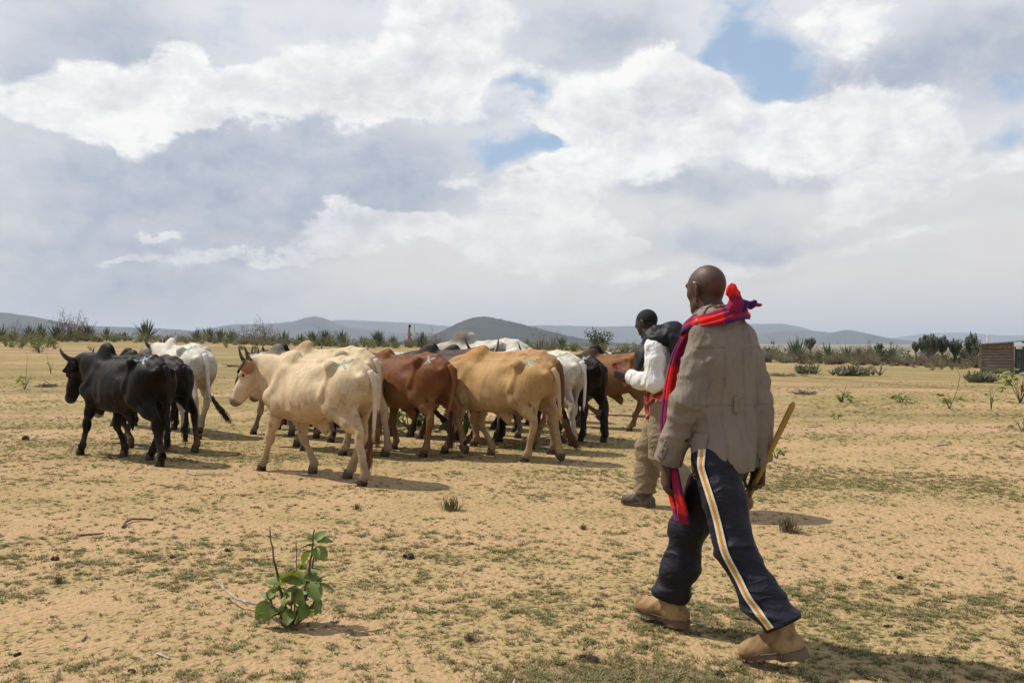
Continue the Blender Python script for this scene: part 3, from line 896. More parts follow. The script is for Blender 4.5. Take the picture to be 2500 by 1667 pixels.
# ------------------------------------------------------------------ hut
def hut():
    WOOD = simple('weathered_board', (0.145, 0.120, 0.092), .85, .35, 4, rgb2=(0.27, 0.225, 0.175), stretch=(.5, 3, 8))
    PLANKD = simple('dark_timber', (0.05, 0.042, 0.036), .9, .3, 6)
    POST = simple('post_timber', (0.20, 0.155, 0.11), .85, .3, 5, stretch=(4, 4, .6))
    TIN = simple('grey_tin_sheet', (0.09, 0.095, 0.105), .5, .3, 4)
    DOORM = simple('dark_green_door_paint', (0.022, 0.035, 0.034), .6, .4, 5)
    x, y, z = ray(2252, 856)
    sc = y / 50.0
    root = empty('timber_hut', (x, y, z), R(-29), sc)
    tag(root, 'small hut of horizontal boards with a sloping tin roof at the right edge', 'hut')
    rr = np.random.RandomState(5)
    w_, hh = 1.62, 1.55
    mb = MB(); mb.box((-.0, .10, -.3), (w_, 1.7, hh)); mb.build('wall', PLANKD, root, False)
    for i in range(8):
        b = MB()
        z0 = .05 + i * .165
        t = .012 * rr.rand()
        b.box((.03, .035 - t, z0), (w_ - .06, .099, z0 + .138))
        V = b.V[0]; V[:, 2] += rr.normal(0, .004, 8); V[:, 1] += rr.normal(0, .004, 8)
        b.build('board', WOOD, root, False)
    b = MB(); b.box((.0, .02, z * 0 + 1.38), (w_, .099, 1.62)); b.V[0][[1, 2, 5, 6], 2] += .13; b.V[0][[0, 1, 2, 3], 2] = 1.378
    b.build('fascia', POST, root, False)
    for px_ in (-.05, w_ - .055):
        b = MB(); b.box((px_, .0, -.3), (px_ + .08, .10, 1.52)); b.build('corner_post', POST, root, False)
    # plinth of trodden earth
    # corrugated roof
    V, F = [], []
    n = 60
    for k, yy in enumerate((-.32, 1.9)):
        for i in range(n + 1):
            xx = -.28 + (2.83) * i / n
            V.append((xx, yy, 1.63 + .085 * (xx + .4) + .014 * math.sin(i * 2.1)))
    m0 = len(V)
    V += [(a, b_, c - .035) for (a, b_, c) in V]
    F = [(i, i + 1, n + 2 + i, n + 1 + i) for i in range(n)] + [(m0 + i, m0 + n + 1 + i, m0 + n + 2 + i, m0 + i + 1) for i in range(n)] + [(i, m0 + i, m0 + i + 1, i + 1) for i in range(n)]
    b = MB(); b.add(V, F); b.build('roof', TIN, root)
    b = MB(); b.box((2.0, -.12, 1.70), (2.45, -.06, 1.78)); b.build('rafter', POST, root, False)
    # doorway with its door swung open towards the viewer
    b = MB(); b.box((w_ + .04, -.02, -.05), (w_ + .10, .06, 1.5)); b.build('door_frame', DOORM, root, False)
    d = MB(); d.box((0, -.02, 0), (.30, .02, 1.42)); dd = d.build('door', DOORM, root, False, (w_ + .10, .0, -.05), R(-14))
    d = MB(); d.box((.04, -.03, .04), (.26, -.022, 1.36)); d.build('door_panel', simple('dull_green_metal', (.045, .065, .06), .55, .3, 5), dd, False)
    d = MB(); d.tube([(.25, -.05, .66), (.25, -.05, .76)], [.01, .01], 6); d.build('handle', TIN, dd)
    b = MB(); b.box((w_ + .40, -.10, -.25), (w_ + 1.0, .06, 1.50)); b.build('side_wall', simple('rough_dark_plaster', (.060, .046, .040), .9, .3, 6), root, False)
    b = MB(); b.box((w_ + 1.0, -.2, -.25), (w_ + 1.12, -.08, 1.5)); b.build('door_post', POST, root, False)
    p = empty('vent_pipe', ray(2265, 855), 0, sc)
    d_ = p.location.y + 3.0
    p.location = ((2267 - 1176) / 2023 * d_, d_, float(terrain((2267 - 1176) / 2023 * d_, d_)))
    tag(p, 'pale pink vent pipe standing behind the hut roof', 'pipe')
    b = MB(); b.tube([(0, 0, -.5), (0, 0, 2.30)], [.045, .045], 10); b.build('pipe', simple('pink_plastic', (.50, .25, .21), .5, .2, 4), p)
    b = MB(); b.tube([(0, 0, 2.24), (0, 0, 2.30), (0, 0, 2.36)], [.050, .052, .02], 10); b.build('cap', simple('white_plastic', (.7, .68, .66), .5, .1, 4), p)
    for (px, py, s_, lab) in ((2312, 860, .16, 'grey stone at the corner of the hut wall'), (2349, 862, .14, 'pale stone on the ground at the right picture edge by the hut')):
        stone(ray(px, py), s_, lab)

STONE = simple('grey_stone', (.22, .17, .14), .9, .3, 6, rgb2=(.34, .28, .24))
def stone(loc, s_, lab, mat=None, name='stone', cat='stone', group=None, seed=1):
    bm = bmesh.new()
    bmesh.ops.create_icosphere(bm, subdivisions=2, radius=s_)
    v = np.array([q.co[:] for q in bm.verts])
    v *= (1 + .5 * (fbm(v[:, 0] / s_ * 1.3, v[:, 1] / s_ * 1.3, v[:, 2] / s_ * 1.3, 3, seed) - .5))[:, None] * np.array([1.2, 1, .7])
    F = [[q.index for q in f_.verts] for f_ in bm.faces]
    bm.free()
    return tag(link(name, mesh(name, v, F, mat or STONE), None, (loc[0], loc[1], loc[2] + s_ * .35)), lab, cat, group)
hut()
# ------------------------------------------------------------------ cattle
def coat_material():
    m_, t, b = material('hide')
    at = t.node('ShaderNodeVertexColor', layer_name='coat')
    co = objco(t)
    hair = t.noise(t.v('MULTIPLY', co, (14, 14, 60)), 2.0, 5, 0.65)
    mott = t.noise(co, 7.0, 5, 0.6)
    dirt = t.noise(co, 2.6, 5, 0.65)
    f = t.m('ADD', t.lin(hair, 0.25, 0.75, -0.12, 0.12), t.lin(mott, 0.3, 0.7, 0.84, 1.14))
    c = t.v('SCALE', at.outputs['Color'], f)
    c = t.mix(t.m('MULTIPLY', t.ss(dirt, 0.50, 0.8), 0.34), c, (0.20, 0.135, 0.075))
    t.put(b.inputs['Base Color'], c)
    t.put(b.inputs['Roughness'], at.outputs['Alpha'])
    b.inputs['Specular IOR Level'].default_value = 0.09
    b.inputs['Sheen Weight'].default_value = 0.02
    b.inputs['Sheen Roughness'].default_value = 0.5
    wr = t.noise(t.v('MULTIPLY', co, (4.5, 4.5, 1.3)), 2.4, 3, 0.5)
    hr = t.noise(t.v('MULTIPLY', co, (60, 60, 18)), 2.0, 3, 0.6)
    h = t.m('ADD', t.m('MULTIPLY', wr, 0.9), t.m('MULTIPLY', hr, 0.10))
    bump(t, b, h, 0.022, 0.8)
    return m_
HIDE = coat_material()
HORN_D = simple('dark_horn', (0.055, 0.045, 0.038), 0.45, 0.4, 6, rgb2=(0.12, 0.095, 0.075), stretch=(3, 3, 1))
HORN_L = simple('tan_horn', (0.15, 0.115, 0.075), 0.5, 0.35, 6, rgb2=(0.30, 0.24, 0.16), stretch=(3, 3, 1))
HOOF = simple('hoof_horn', (0.045, 0.036, 0.028), 0.65, 0.4, 10, rgb2=(0.13, 0.10, 0.07))
EYE = simple('wet_eye', (0.010, 0.007, 0.005), 0.08, 0.1, 5, spec=0.6)
EAR_IN = {}
PAINT_G = simple('green_stock_paint', (0.20, 0.36, 0.25), 0.85, 0.4, 60, rgb2=(0.42, 0.50, 0.38))
PAINT_W = simple('pale_stock_paint', (0.22, 0.25, 0.24), 0.8, 0.4, 60, rgb2=(0.50, 0.54, 0.52))

_hairm = {}
def hairmat(rgb):
    k = tuple(round(q, 3) for q in rgb)
    if k not in _hairm:
        _hairm[k] = simple('tail_hair', k, 0.6, 0.5, 25, stretch=(1, 1, 0.2))
    return _hairm[k]

def rotz(a):
    c, s = math.cos(a), math.sin(a)
    return np.array([[c, -s, 0], [s, c, 0], [0, 0, 1.0]])

ST = np.array([  # x, top z, bottom z, half width
    (-0.84, 1.05, 0.97, .015), (-0.815, 1.11, 0.88, .075), (-0.76, 1.155, 0.80, .125), (-0.66, 1.19, 0.745, .175), (-0.55, 1.215, 0.70, .205), (-0.42, 1.225, 0.645, .220),
    (-0.28, 1.205, 0.595, .232), (-0.10, 1.185, 0.56, .262), (0.08, 1.178, 0.545, .268), (0.25, 1.178, 0.548, .240), (0.40, 1.185, 0.56, .195),
    (0.54, 1.15, 0.585, .155), (0.65, 1.08, 0.64, .115), (0.74, 1.00, 0.72, .06), (0.775, 0.92, 0.80, .012)])

def cow_mesh(p, h):
    """one continuous body; local axes: +x forward, +y left, z up"""
    hd_yaw, hd_pitch = p.get('yaw', 0.0), p.get('pitch', 50.0)
    poll = np.array(p.get('poll', (1.03, 0.0, 1.17)), float)
    poll[1] += p.get('py', 0.0)
    fat, hump = p.get('fat', 1.0), p.get('hump', 1.0)
    Hx = np.array([math.cos(R(hd_pitch)) * math.cos(R(hd_yaw)), math.cos(R(hd_pitch)) * math.sin(R(hd_yaw)), -math.sin(R(hd_pitch))])
    Hy = np.array([-math.sin(R(hd_yaw)), math.cos(R(hd_yaw)), 0])
    Hz = np.cross(Hx, Hy)
    HM = np.stack([Hx, Hy, Hz], 1)
    def hp(x, y, z):
        return poll + HM @ np.array([x, y, z], float)
    mz = hp(.56, 0, 0)
    lo = (-0.98, min(-0.42, poll[1] - .2, mz[1] - .16), -0.02)
    hi = (max(1.3, mz[0] + .2, poll[0] + .2), max(0.42, poll[1] + .2, mz[1] + .16), 1.60)
    f = Field(lo, hi, h)
    # trunk
    sx = ST.copy()
    sx[:, 2] += (1 - fat) * 0.12 * np.sin(np.clip((sx[:, 0] + .84) / 1.6, 0, 1) * math.pi)
    X = f.ax[0]
    top, bot, wd = (np.interp(X, sx[:, 0], sx[:, i]) for i in (1, 2, 3))
    kern = np.hanning(9); kern /= kern.sum()
    inside = (X > sx[0, 0]) & (X < sx[-1, 0])
    def smo(a):
        return np.convolve(np.pad(a, 4, mode='edge'), kern, 'valid')
    top, bot, wd = smo(top), smo(bot), np.maximum(smo(wd) * (0.87 + 0.08 * fat), .01)
    zc, hz = (top + bot) / 2, np.maximum((top - bot) / 2, 0.012)
    y, z = f.ax[1][None, :, None], f.ax[2][None, None, :]
    t = (z - zc[:, None, None]) / hz[:, None, None]
    we = wd[:, None, None] * (1 - 0.20 * np.clip(t, -1, 1) - 0.10 * np.clip(t, 0, 1) ** 2)
    q = np.sqrt((np.abs(y) / we) ** 2.1 + np.abs(t) ** 2.25)
    dx = np.maximum(np.maximum(sx[0, 0] - X, X - sx[-1, 0]), 0)[:, None, None]
    f.d = np.minimum(f.d, ((q - 1) * np.minimum(wd, hz)[:, None, None] + dx)).astype(np.float32)
    # spine ridge, hooks, pins, tail head
    f.chain([(-.80, 0, 1.115), (-.62, 0, 1.20), (-.42, 0, 1.222), (-.1, 0, 1.19), (.3, 0, 1.19)], [.028, .030, .03, .026, .03], .05)
    bony = p.get('bony', 1.0)
    for s in (-1, 1):
        f.ell((-.43, s * .178, 1.148), (.060, .046 * bony, .048), .07)
        f.cone((-.43, s * .16, 1.165), (-.30, s * .12, 1.15), .03, .02, .06)
        f.cone((-.45, s * .175, 1.13), (-.36, s * .215, .86), .034, .024, .075)
        f.ell((-.80, s * .092, 1.035), (.042, .042, .045), .06)
        f.ell((-.255, s * (.235), 1.065), (.10, .085, .075), .10, sub=True)     # hollow in front of the hip
        f.cone((-.56, s * .235, 1.10), (-.66, s * .20, 1.05), .03, .02, .09, sub=True)
        # thigh
        f.ell((-.62, s * .135, .92), (.17, .095, .215), .08)
        f.cone((-.58, s * .150, .95), (-.44, s * .158, .73), .12, .085, .07, flat=((0, 1, 0), .72))
        # shoulder blade and point of shoulder
        f.cone((.38, s * .110, 1.08), (.53, s * .165, .84), .045, .075, .09, flat=((0, 1, 0), .62))
        f.cone((.38, s * .105, 1.10), (.50, s * .170, .88), .014, .026, .05)
        f.ell((.585, s * .150, .80), (.070, .058, .080), .06)
        f.cone((.56, s * .155, .80), (.43, s * .165, .685), .078, .066, .06)
        f.cone((.255, s * .265, 1.02), (.20, s * .275, .74), .020, .025, .09, sub=True)   # behind the shoulder
    # legs
    g = p.get('gait', (.25, -.25, -.25, .25))
    lift = p.get('lift', (0, 0, 0, 0))
    feet = []
    for i, s in enumerate((1, -1)):
        dxf, lf = g[i], lift[i]
        el, kn, fe, ho = [np.array(v, float) for v in ((.43, s * .150, .69), (.475, s * .125, .385), (.462, s * .115, .115), (.50, s * .112, .045))]
        kn[0] += dxf * .50; fe[0] += dxf * .97; ho[0] += dxf
        if dxf < -.15:
            kn[0] += .05
            ho[0] -= .02
        if lf:
            kn += (.10, 0, .06); fe += (-.02, 0, lf * .75); ho += (-.085, 0, lf * .75)
        f.chain([el + (0, 0, .06), (el + kn) / 2 + (-.008, s * .012, 0), kn + (0, 0, .04)], [.092, .067, .048], .045, flat=((0, 1, 0), .78))
        f.chain([kn + (0, 0, .04), kn, kn - (0, 0, .05)], [.045, .050, .041], .02)
        f.chain([kn - (0, 0, .04), (kn + fe) / 2, fe], [.038, .0325, .040], .02)
        f.cone(fe, ho + (0, 0, .02), .042, .039, .025)
        f.cone(fe + (-.028, 0, -.01), fe + (-.05, 0, -.035), .014, .011, .012)
        feet.append((ho, lf, (ho - fe)))
    for i, s in enumerate((1, -1)):
        dxf, lf = g[2 + i], lift[2 + i]
        st, hk, fe, ho = [np.array(v, float) for v in ((-.42, s * .160, .73), (-.705, s * .135, .465), (-.672, s * .118, .115), (-.632, s * .115, .045))]
        st[0] += dxf * .15; hk[0] += dxf * .52; fe[0] += dxf * .97; ho[0] += dxf
        if lf:
            hk += (.02, 0, .05); fe += (-.03, 0, lf * .75); ho += (-.085, 0, lf * .75)
        f.chain([st, st * .45 + hk * .55 + (-.012, 0, .01), hk + (.012, 0, .05)], [.102, .068, .048], .05, flat=((0, 1, 0), .74))
        f.cone((-.66, s * .12, .80), hk + (-.028, 0, .09), .060, .020, .05)       # hamstring line
        f.chain([hk + (-.025, 0, .045), hk, hk - (0, 0, .06)], [.033, .051, .042], .022, flat=((0, 1, 0), .82))
        f.chain([hk - (0, 0, .05), (hk + fe) / 2, fe], [.041, .036, .042], .02)
        f.cone(fe, ho + (0, 0, .02), .044, .040, .025)
        f.cone(fe + (-.03, 0, -.01), fe + (-.052, 0, -.035), .014, .011, .012)
        feet.append((ho, lf, (ho - fe)))
    # hump
    if hump > 0:
        hh = hump
        M = np.array([[.90, 0, .43], [0, 1, 0], [-.43, 0, .90]])
        f.ell((.40, 0, 1.185 + .025 * hh), (.155 * (0.75 + .25 * hh), .066 * (0.8 + .2 * hh), .13 * hh), .06, M=M)
        if hh > 1.25:
            f.ell((.30, 0, 1.235), (.17, .075, .10), .07, M=M)
    # neck
    n0, n1 = np.array([.50, 0, 1.0]), poll + HM @ np.array([-.02, 0, -.085])
    nm = (n0 + n1) / 2 + (0.02, 0, -.01)
    f.chain([n0, nm, n1], [.235, .185, .132], .09, flat=((0, 1, 0), .56))
    f.chain([(.52, 0, .86), (n0 + n1) / 2 + (.03, 0, -.16), hp(.12, 0, -.19)], [.17, .125, .075], .09, flat=((0, 1, 0), .56))
    dl = p.get('dewlap', 1.0)
    f.chain([(.60, 0, .70), (.70, 0, .80 - .04 * dl), (n0 + n1) / 2 + (.05, 0, -.23 - .02 * dl), hp(.16, 0, -.20)], [.11, .115 * dl, .085 * dl, .04], .05, flat=((0, 1, 0), .24))
    # head
    f.chain([hp(.0, 0, -.035), hp(.14, 0, -.040), hp(.32, 0, -.055), hp(.47, 0, -.062)], [.090, .106, .082, .068], .05, flat=(Hy, .90))
    f.cone(hp(.03, 0, -.135), hp(.42, 0, -.098), .095, .046, .05, flat=(Hy, .72))
    f.ell(hp(.482, 0, -.062), (.052, .067, .062), .03, M=HM)
    f.ell(hp(.0, 0, .022), (.058, .080, .042), .04, M=HM)
    for s in (-1, 1):
        f.ell(hp(.175, s * .088, .020), (.045, .023, .026), .025, M=HM)
        f.ell(hp(.165, s * .108, -.012), (.021, .015, .015), .012, M=HM, sub=True)
        f.ell(hp(.520, s * .040, -.028), (.015, .011, .013), .008, M=HM, sub=True)
        f.cone(hp(.11, s * .070, -.10), hp(.29, s * .055, -.085), .050, .034, .03)
    f.cone(hp(.50, -.045, -.108), hp(.50, .045, -.108), .007, .007, .01, sub=True)
    # sheath or udder
    sh = p.get('sheath', .5)
    if sh > 0:
        f.chain([(.02, 0, .56), (-.14, 0, .53 - .05 * sh), (-.16, 0, .50 - .10 * sh)], [.05, .055, .022], .05, flat=((0, 1, 0), .45))
    if p.get('udder'):
        f.ell((-.47, 0, .60), (.11, .085, .09), .06)
    # ribs showing through the flank, creases on the neck
    def ribs(x, y, z):
        fl = sstep(x, -.26, -.12) * (1 - sstep(x, .16, .30)) * sstep(np.abs(y), .12, .2) * sstep(z, .60, .75) * (1 - sstep(z, 1.06, 1.13))
        nk = sstep(x, .55, .68) * (1 - sstep(x, .86, 1.0)) * (z > .7)
        nz = vnoise(x * 9, y * 9, z * 5, 3)
        return -.0022 * bony ** 2 * np.sin((x + z * .22 + .03 * nz) * 74) * fl * sstep(vnoise(x * 5, y * 5, z * 4, 9), .35, .75) - .003 * np.sin(x * 120 + z * 30 + nz * 5) * nk - .007 * (fbm(x * 7, y * 7, z * 7, 2, 12) - .5)
    g, x, y, z = f.sl(lo, hi)
    f.d[g] = f.d[g] + ribs(x, y, z).astype(np.float32)
    V, Q = f.mesh()
    V = relax(V, Q, 1, 0.5)
    return V, Q, hp, HM, feet

def cow_colour(p, V, hp, HM, s=0):
    c = np.empty((len(V), 3), np.float32)
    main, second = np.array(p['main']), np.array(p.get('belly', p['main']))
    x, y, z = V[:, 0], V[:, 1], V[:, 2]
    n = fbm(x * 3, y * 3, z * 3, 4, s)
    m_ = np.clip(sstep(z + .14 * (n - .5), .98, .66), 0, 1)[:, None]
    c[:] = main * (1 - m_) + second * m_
    if 'fore_c' in p:
        k = sstep(x + .25 * (n - .5), .18, .45)[:, None]
        c[:] = c * (1 - k) + np.array(p['fore_c']) * k
    if 'hump_c' in p:
        k = np.clip(sstep(z + .08 * (n - .5), 1.17, 1.25) * sstep(np.abs(x - .42), .28, .14), 0, 1)[:, None]
        c[:] = c * (1 - k) + np.array(p['hump_c']) * k
    for (sc, col, thr, sd, rng) in p.get('spots', []):
        q = fbm(x * sc, y * sc, z * sc, 3, sd)
        k = sstep(q, thr, thr + .03) * sstep(x, rng[0], rng[0] + .08) * (1 - sstep(x, rng[1] - .08, rng[1]))
        c[:] = c * (1 - k[:, None]) + np.array(col) * k[:, None]
    # mud specks and rubbed patches, thickest on the belly and the thighs
    q = fbm(x * 20, y * 20, z * 20, 3, s + 11)
    k = sstep(q, .60, .72) * (.12 + .30 * sstep(z, 1.1, .6)) * p.get('mud', 1.0)
    c[:] = c * (1 - k[:, None]) + np.array([.10, .068, .04]) * k[:, None]
    q = fbm(x * 5, y * 5, z * 8, 4, s + 15)
    c[:] = c * (1 + .34 * (q[:, None] - .5))
    # thigh insides and tail lines stay the main colour; lower legs dusty and dark
    lw = (sstep(z + .18 * (fbm(x * 8, y * 8, z * 5, 3, s + 4) - .5), .42, .06) * p.get('legdirt', .65))[:, None]
    c[:] = c * (1 - lw) + np.array(p.get('leg_c', (.13, .095, .06))) * lw
    # head
    L = (V - hp(0, 0, 0)) @ HM
    head = sstep(L[:, 0], -.05, .06) * (np.abs(L[:, 1]) < .16) * (L[:, 2] > -.27) * (L[:, 0] < .66)
    if 'face' in p:
        k = (head * sstep(L[:, 0] + .1 * (n - .5), .0, .08))[:, None]
        c[:] = c * (1 - k) + np.array(p['face']) * k
    k = (head * sstep(L[:, 0], .435, .48))[:, None]
    c[:] = c * (1 - k) + np.array(p.get('muzzle', (.05, .04, .035))) * k
    return c

def strand_hair(pts, n, spread, length, w0, seed, drift=(0, 0, 0)):
    rs = np.random.RandomState(seed)
    mb = MB()
    p0 = np.asarray(pts[0], float)
    d = unit(np.asarray(pts[-1], float) - p0)
    Lh = np.linalg.norm(np.asarray(pts[-1], float) - p0)
    for i in range(n):
        t0 = rs.rand() * .45
        a = p0 + d * Lh * t0 + rs.normal(0, .012, 3)
        e = p0 + d * Lh * (t0 + (1 - t0) * (0.75 + .3 * rs.rand())) + rs.normal(0, spread, 3) + np.array(drift) * rs.rand()
        mdl = (a + e) / 2 + rs.normal(0, spread * .5, 3)
        mb.tube([a, (a + mdl) / 2, mdl, (mdl + e) / 2 + rs.normal(0, .006, 3), e], [w0, w0 * 1.2, w0, w0 * .7, w0 * .15], 4)
    return mb

def ear_mesh(s, L=.215, Wd=.070):
    nu, nv = 10, 9
    V, F = [], []
    for side in (0, 1):
        for i in range(nu):
            u = i / (nu - 1)
            wd = Wd * (math.sin(math.pi * min(1, u * .80 + .19)) ** .8) + .003
            half = R(125 - 80 * u ** .8)
            rr = wd / max(math.sin(min(half, math.pi / 2)), .4) + (.005 if side else 0)
            for j in range(nv):
                th = (j / (nv - 1) * 2 - 1) * half
                V.append((.02 - rr * math.cos(th) + .3 * u * u * .1, s * u * L, rr * math.sin(th) - .10 * u * u * L))
    o = nu * nv
    for i in range(nu - 1):
        for j in range(nv - 1):
            a = i * nv + j
            F.append((a, a + 1, a + nv + 1, a + nv))
            F.append((o + a, o + a + nv, o + a + nv + 1, o + a + 1))
        for j in (0, nv - 1):
            a = i * nv + j
            F.append((a, a + nv, o + a + nv, o + a))
    for j in range(nv - 1):
        a = (nu - 1) * nv + j
        F.append((a, a + 1, o + a + 1, o + a))
    return np.array(V), F

def hoof_build(root, ho, lf, dirv):
    """cloven hoof: two claws"""
    mb = MB()
    for s in (-1, 1):
        sec = [(.052, -.030, .036, .020), (.018, -.036, .052, .023), (-.045, -.034, .070, .025)]   # z, x back, x front, half width
        V = []
        for (zz, xb, xf, hw) in sec:
            cy = s * .022
            for th in np.linspace(0, 2 * math.pi, 10, endpoint=False):
                cx = (xb + xf) / 2 + (xf - xb) / 2 * math.cos(th)
                V.append((cx, cy + hw * .92 * math.sin(th) * (1 - .25 * max(0, math.cos(th))), zz))
        F = [(i * 10 + j, i * 10 + (j + 1) % 10, (i + 1) * 10 + (j + 1) % 10, (i + 1) * 10 + j) for i in range(2) for j in range(10)]
        F = [q[::-1] for q in F] + [tuple(range(10)), tuple(range(20, 30))[::-1]]
        V = np.array(V)
        if lf:
            a = R(70)
            V = V @ np.array([[math.cos(a), 0, -math.sin(a)], [0, 1, 0], [math.sin(a), 0, math.cos(a)]]) 
        mb.add(V + ho, F)
    mb.build('hoof', HOOF, root)

def project_strokes(bvh, strokes, org, U, Vv, N, wid, name, mat, root, lift=.0025):
    """paint strokes laid on the hide: each is a list of (u, v) along the body side"""
    mb = MB()
    rs = np.random.RandomState(int(abs(org[0] * 1000)) % 1000)
    for st in strokes:
        pts = []
        for (a, b) in zip(st[:-1], st[1:]):
            for k in range(6):
                pts.append(np.array(a) + (np.array(b) - np.array(a)) * k / 5)
        L, Rr = [], []
        for i, q in enumerate(pts):
            tdir = unit(np.append(pts[min(i + 1, len(pts) - 1)] - pts[max(i - 1, 0)], 0))
            nv = np.array([-tdir[1], tdir[0]])
            ww = wid * (.55 + .6 * rs.rand())
            row = []
            for sg in (-1, 0, 1):
                e = q + nv * sg * ww
                o_ = org + U * e[0] + Vv * e[1] + N * .4
                hit = bvh.ray_cast(Vector(o_), Vector(-N))
                if hit[0] is None:
                    row = None
                    break
                row.append(np.array(hit[0]) + np.array(hit[1]) * lift)
            if row is not None:
                L.append(row)
        if len(L) < 3:
            continue
        V = np.array(L).reshape(-1, 3)
        F = []
        for i in range(len(L) - 1):
            for j in (0, 1):
                if rs.rand() < .22:
                    continue
                F.append((i * 3 + j, i * 3 + j + 1, i * 3 + j + 4, i * 3 + j + 3))
        mb.add(V, F)
    if mb.n:
        mb.build(name, mat, root)

def make_cow(p, loc, head, scale, label, seed=0, h=0.018):
    root = empty('zebu_cow' if not p.get('bull') else 'zebu_bull', loc, R(head), scale)
    tag(root, label, 'bull' if p.get('bull') else 'cow', 'cattle herd walking across the field')
    V, Q, hp, HM, feet = cow_mesh(p, h)
    me = mesh('body', V, Q, HIDE)
    col = cow_colour(p, V, hp, HM, seed)
    setcol(me, col, p.get('rough', .62))
    body = link('body', me, root)
    pol = hp(0, 0, 0)
    yaw = math.atan2(HM[1, 0], HM[0, 0])
    RZ = rotz(yaw)
    # ears
    for s in (1, -1):
        EV, EF = ear_mesh(s)
        pc = p.get('earfold', 0)
        a = R(p.get('eardroop', 15))
        M = np.array([[1, 0, 0], [0, math.cos(a), s * math.sin(a)], [0, -s * math.sin(a), math.cos(a)]])
        sw = R(s * p.get('earback', 20))
        EV = (EV @ M.T) @ rotz(sw).T
        EV = EV @ RZ.T + hp(.035, s * .082, -.015)
        em = mesh('ear', EV, EF, HIDE)
        setcol(em, np.array(p.get('ear', p.get('face', p['main'])))[None], .7)
        link('ear', em, root)
        # eye
        mb = MB()
        ic = bmesh.new()
        bmesh.ops.create_uvsphere(ic, u_segments=10, v_segments=8, radius=.0185)
        vv = np.array([v.co[:] for v in ic.verts]) + hp(.165, s * .095, -.010)
        mb.add(vv, [[v.index for v in f_.verts] for f_ in ic.faces])
        ic.free()
        mb.build('eye', EYE, root)
        # horn
        hl = p.get('horn', .2)
        if hl > 0:
            oc, upc, fwd = p.get('hornshape', (.55, .75, .1))
            pts, rad = [], []
            for k in range(9):
                u = k / 8
                pts.append(hp(-.002, s * .068, .030) + RZ @ np.array([fwd * hl * u * u, s * hl * oc * (u - .30 * u * u * u), hl * upc * (u ** 1.5)]))
                rad.append(p.get('hornr', .031 if hl < .35 else .036) * (1 - u) ** .75 + .004)
            mb = MB()
            mb.tube(pts, rad, 9)
            mb.build('horn', HORN_L if p.get('lighthorn') else HORN_D, root)
    for (ho, lf, dv) in feet:
        hoof_build(root, ho + (0, 0, 0), lf, dv)
    # tail
    tl = p.get('tail', [(-.82, 0, 1.105), (-.875, 0, 1.03), (-.895, 0, .85), (-.885, .005, .62), (-.875, .01, .46)])
    tl = np.array(tl, float)
    sp = [tl[0]]
    for i in range(len(tl) - 1):
        for k in (1, 2, 3):
            sp.append(tl[i] + (tl[i + 1] - tl[i]) * k / 3)
    sp = np.array(sp)
    for _ in range(2):
        sp[1:-1] = (sp[:-2] + 2 * sp[1:-1] + sp[2:]) / 4
    mb = MB()
    mb.tube(sp, np.linspace(.034, .015, len(sp)), 8)
    tme = mb.mesh('tail', HIDE)
    setcol(tme, np.array(p.get('tail_c', p['main']))[None], .65)
    tail = link('tail', tme, root)
    d = unit(sp[-1] - sp[-3])
    swd = p.get('switch_dir', (0, 0, -1))
    e = sp[-1] + unit(np.array(swd) * .8 + d * .4) * p.get('switch_len', .34)
    strand_hair([sp[-3], e], 110, .022, .3, .0034, seed + 3).build('tail_switch', hairmat(p.get('switch_c', (.05, .03, .02))), tail)
    # stock paint on the left rump
    if p.get('paint'):
        bvh = BVHTree.FromPolygons([tuple(v) for v in V], Q.tolist())
        K = [[(-.075, -.06), (-.06, .07)], [(.055, .085), (-.05, .01), (.07, -.065)], [(-.06, .04), (.02, .03)]]
        if p.get('paint2'):
            K = [[(-.07, .07), (.0, -.02), (.02, -.09)], [(.06, .06), (.0, -.01)], [(.02, -.03), (.07, -.06)]]
        org = np.array(p.get('paint_at', (-.57, .12, 1.19)))
        N = unit((0, .72, .80))
        U = np.array([-1.0, 0, 0])
        Vv = unit(np.cross(N, U)) * 1.0
        if Vv[2] < 0: Vv = -Vv
        project_strokes(bvh, K, org, U, Vv, N, .012, 'paint_mark', PAINT_G if p['paint'] == 'g' else PAINT_W, root)
    return root
# ------------------------------------------------------------------ the herd
def place(px, py, head, scale):
    """origin of a cow whose hind feet stand at picture point (px, py) of the 2352 wide copy"""
    x, y = P(px, py)
    for _ in range(3):
        x, y = P(px, py, float(terrain(x, y)))
    a = R(head)
    ox, oy = x + .63 * scale * math.cos(a), y + .63 * scale * math.sin(a)
    return (ox, oy, float(terrain(ox, oy)))

G1 = (.29, -.28, -.28, .29)
G2 = (-.26, .26, .24, -.26)
G3 = (.14, -.14, .12, -.12)
def cow(px, py, head, scale, label, seed, h=.019, **p):
    make_cow(p, place(px, py, head, scale), head, scale, label, seed, h)

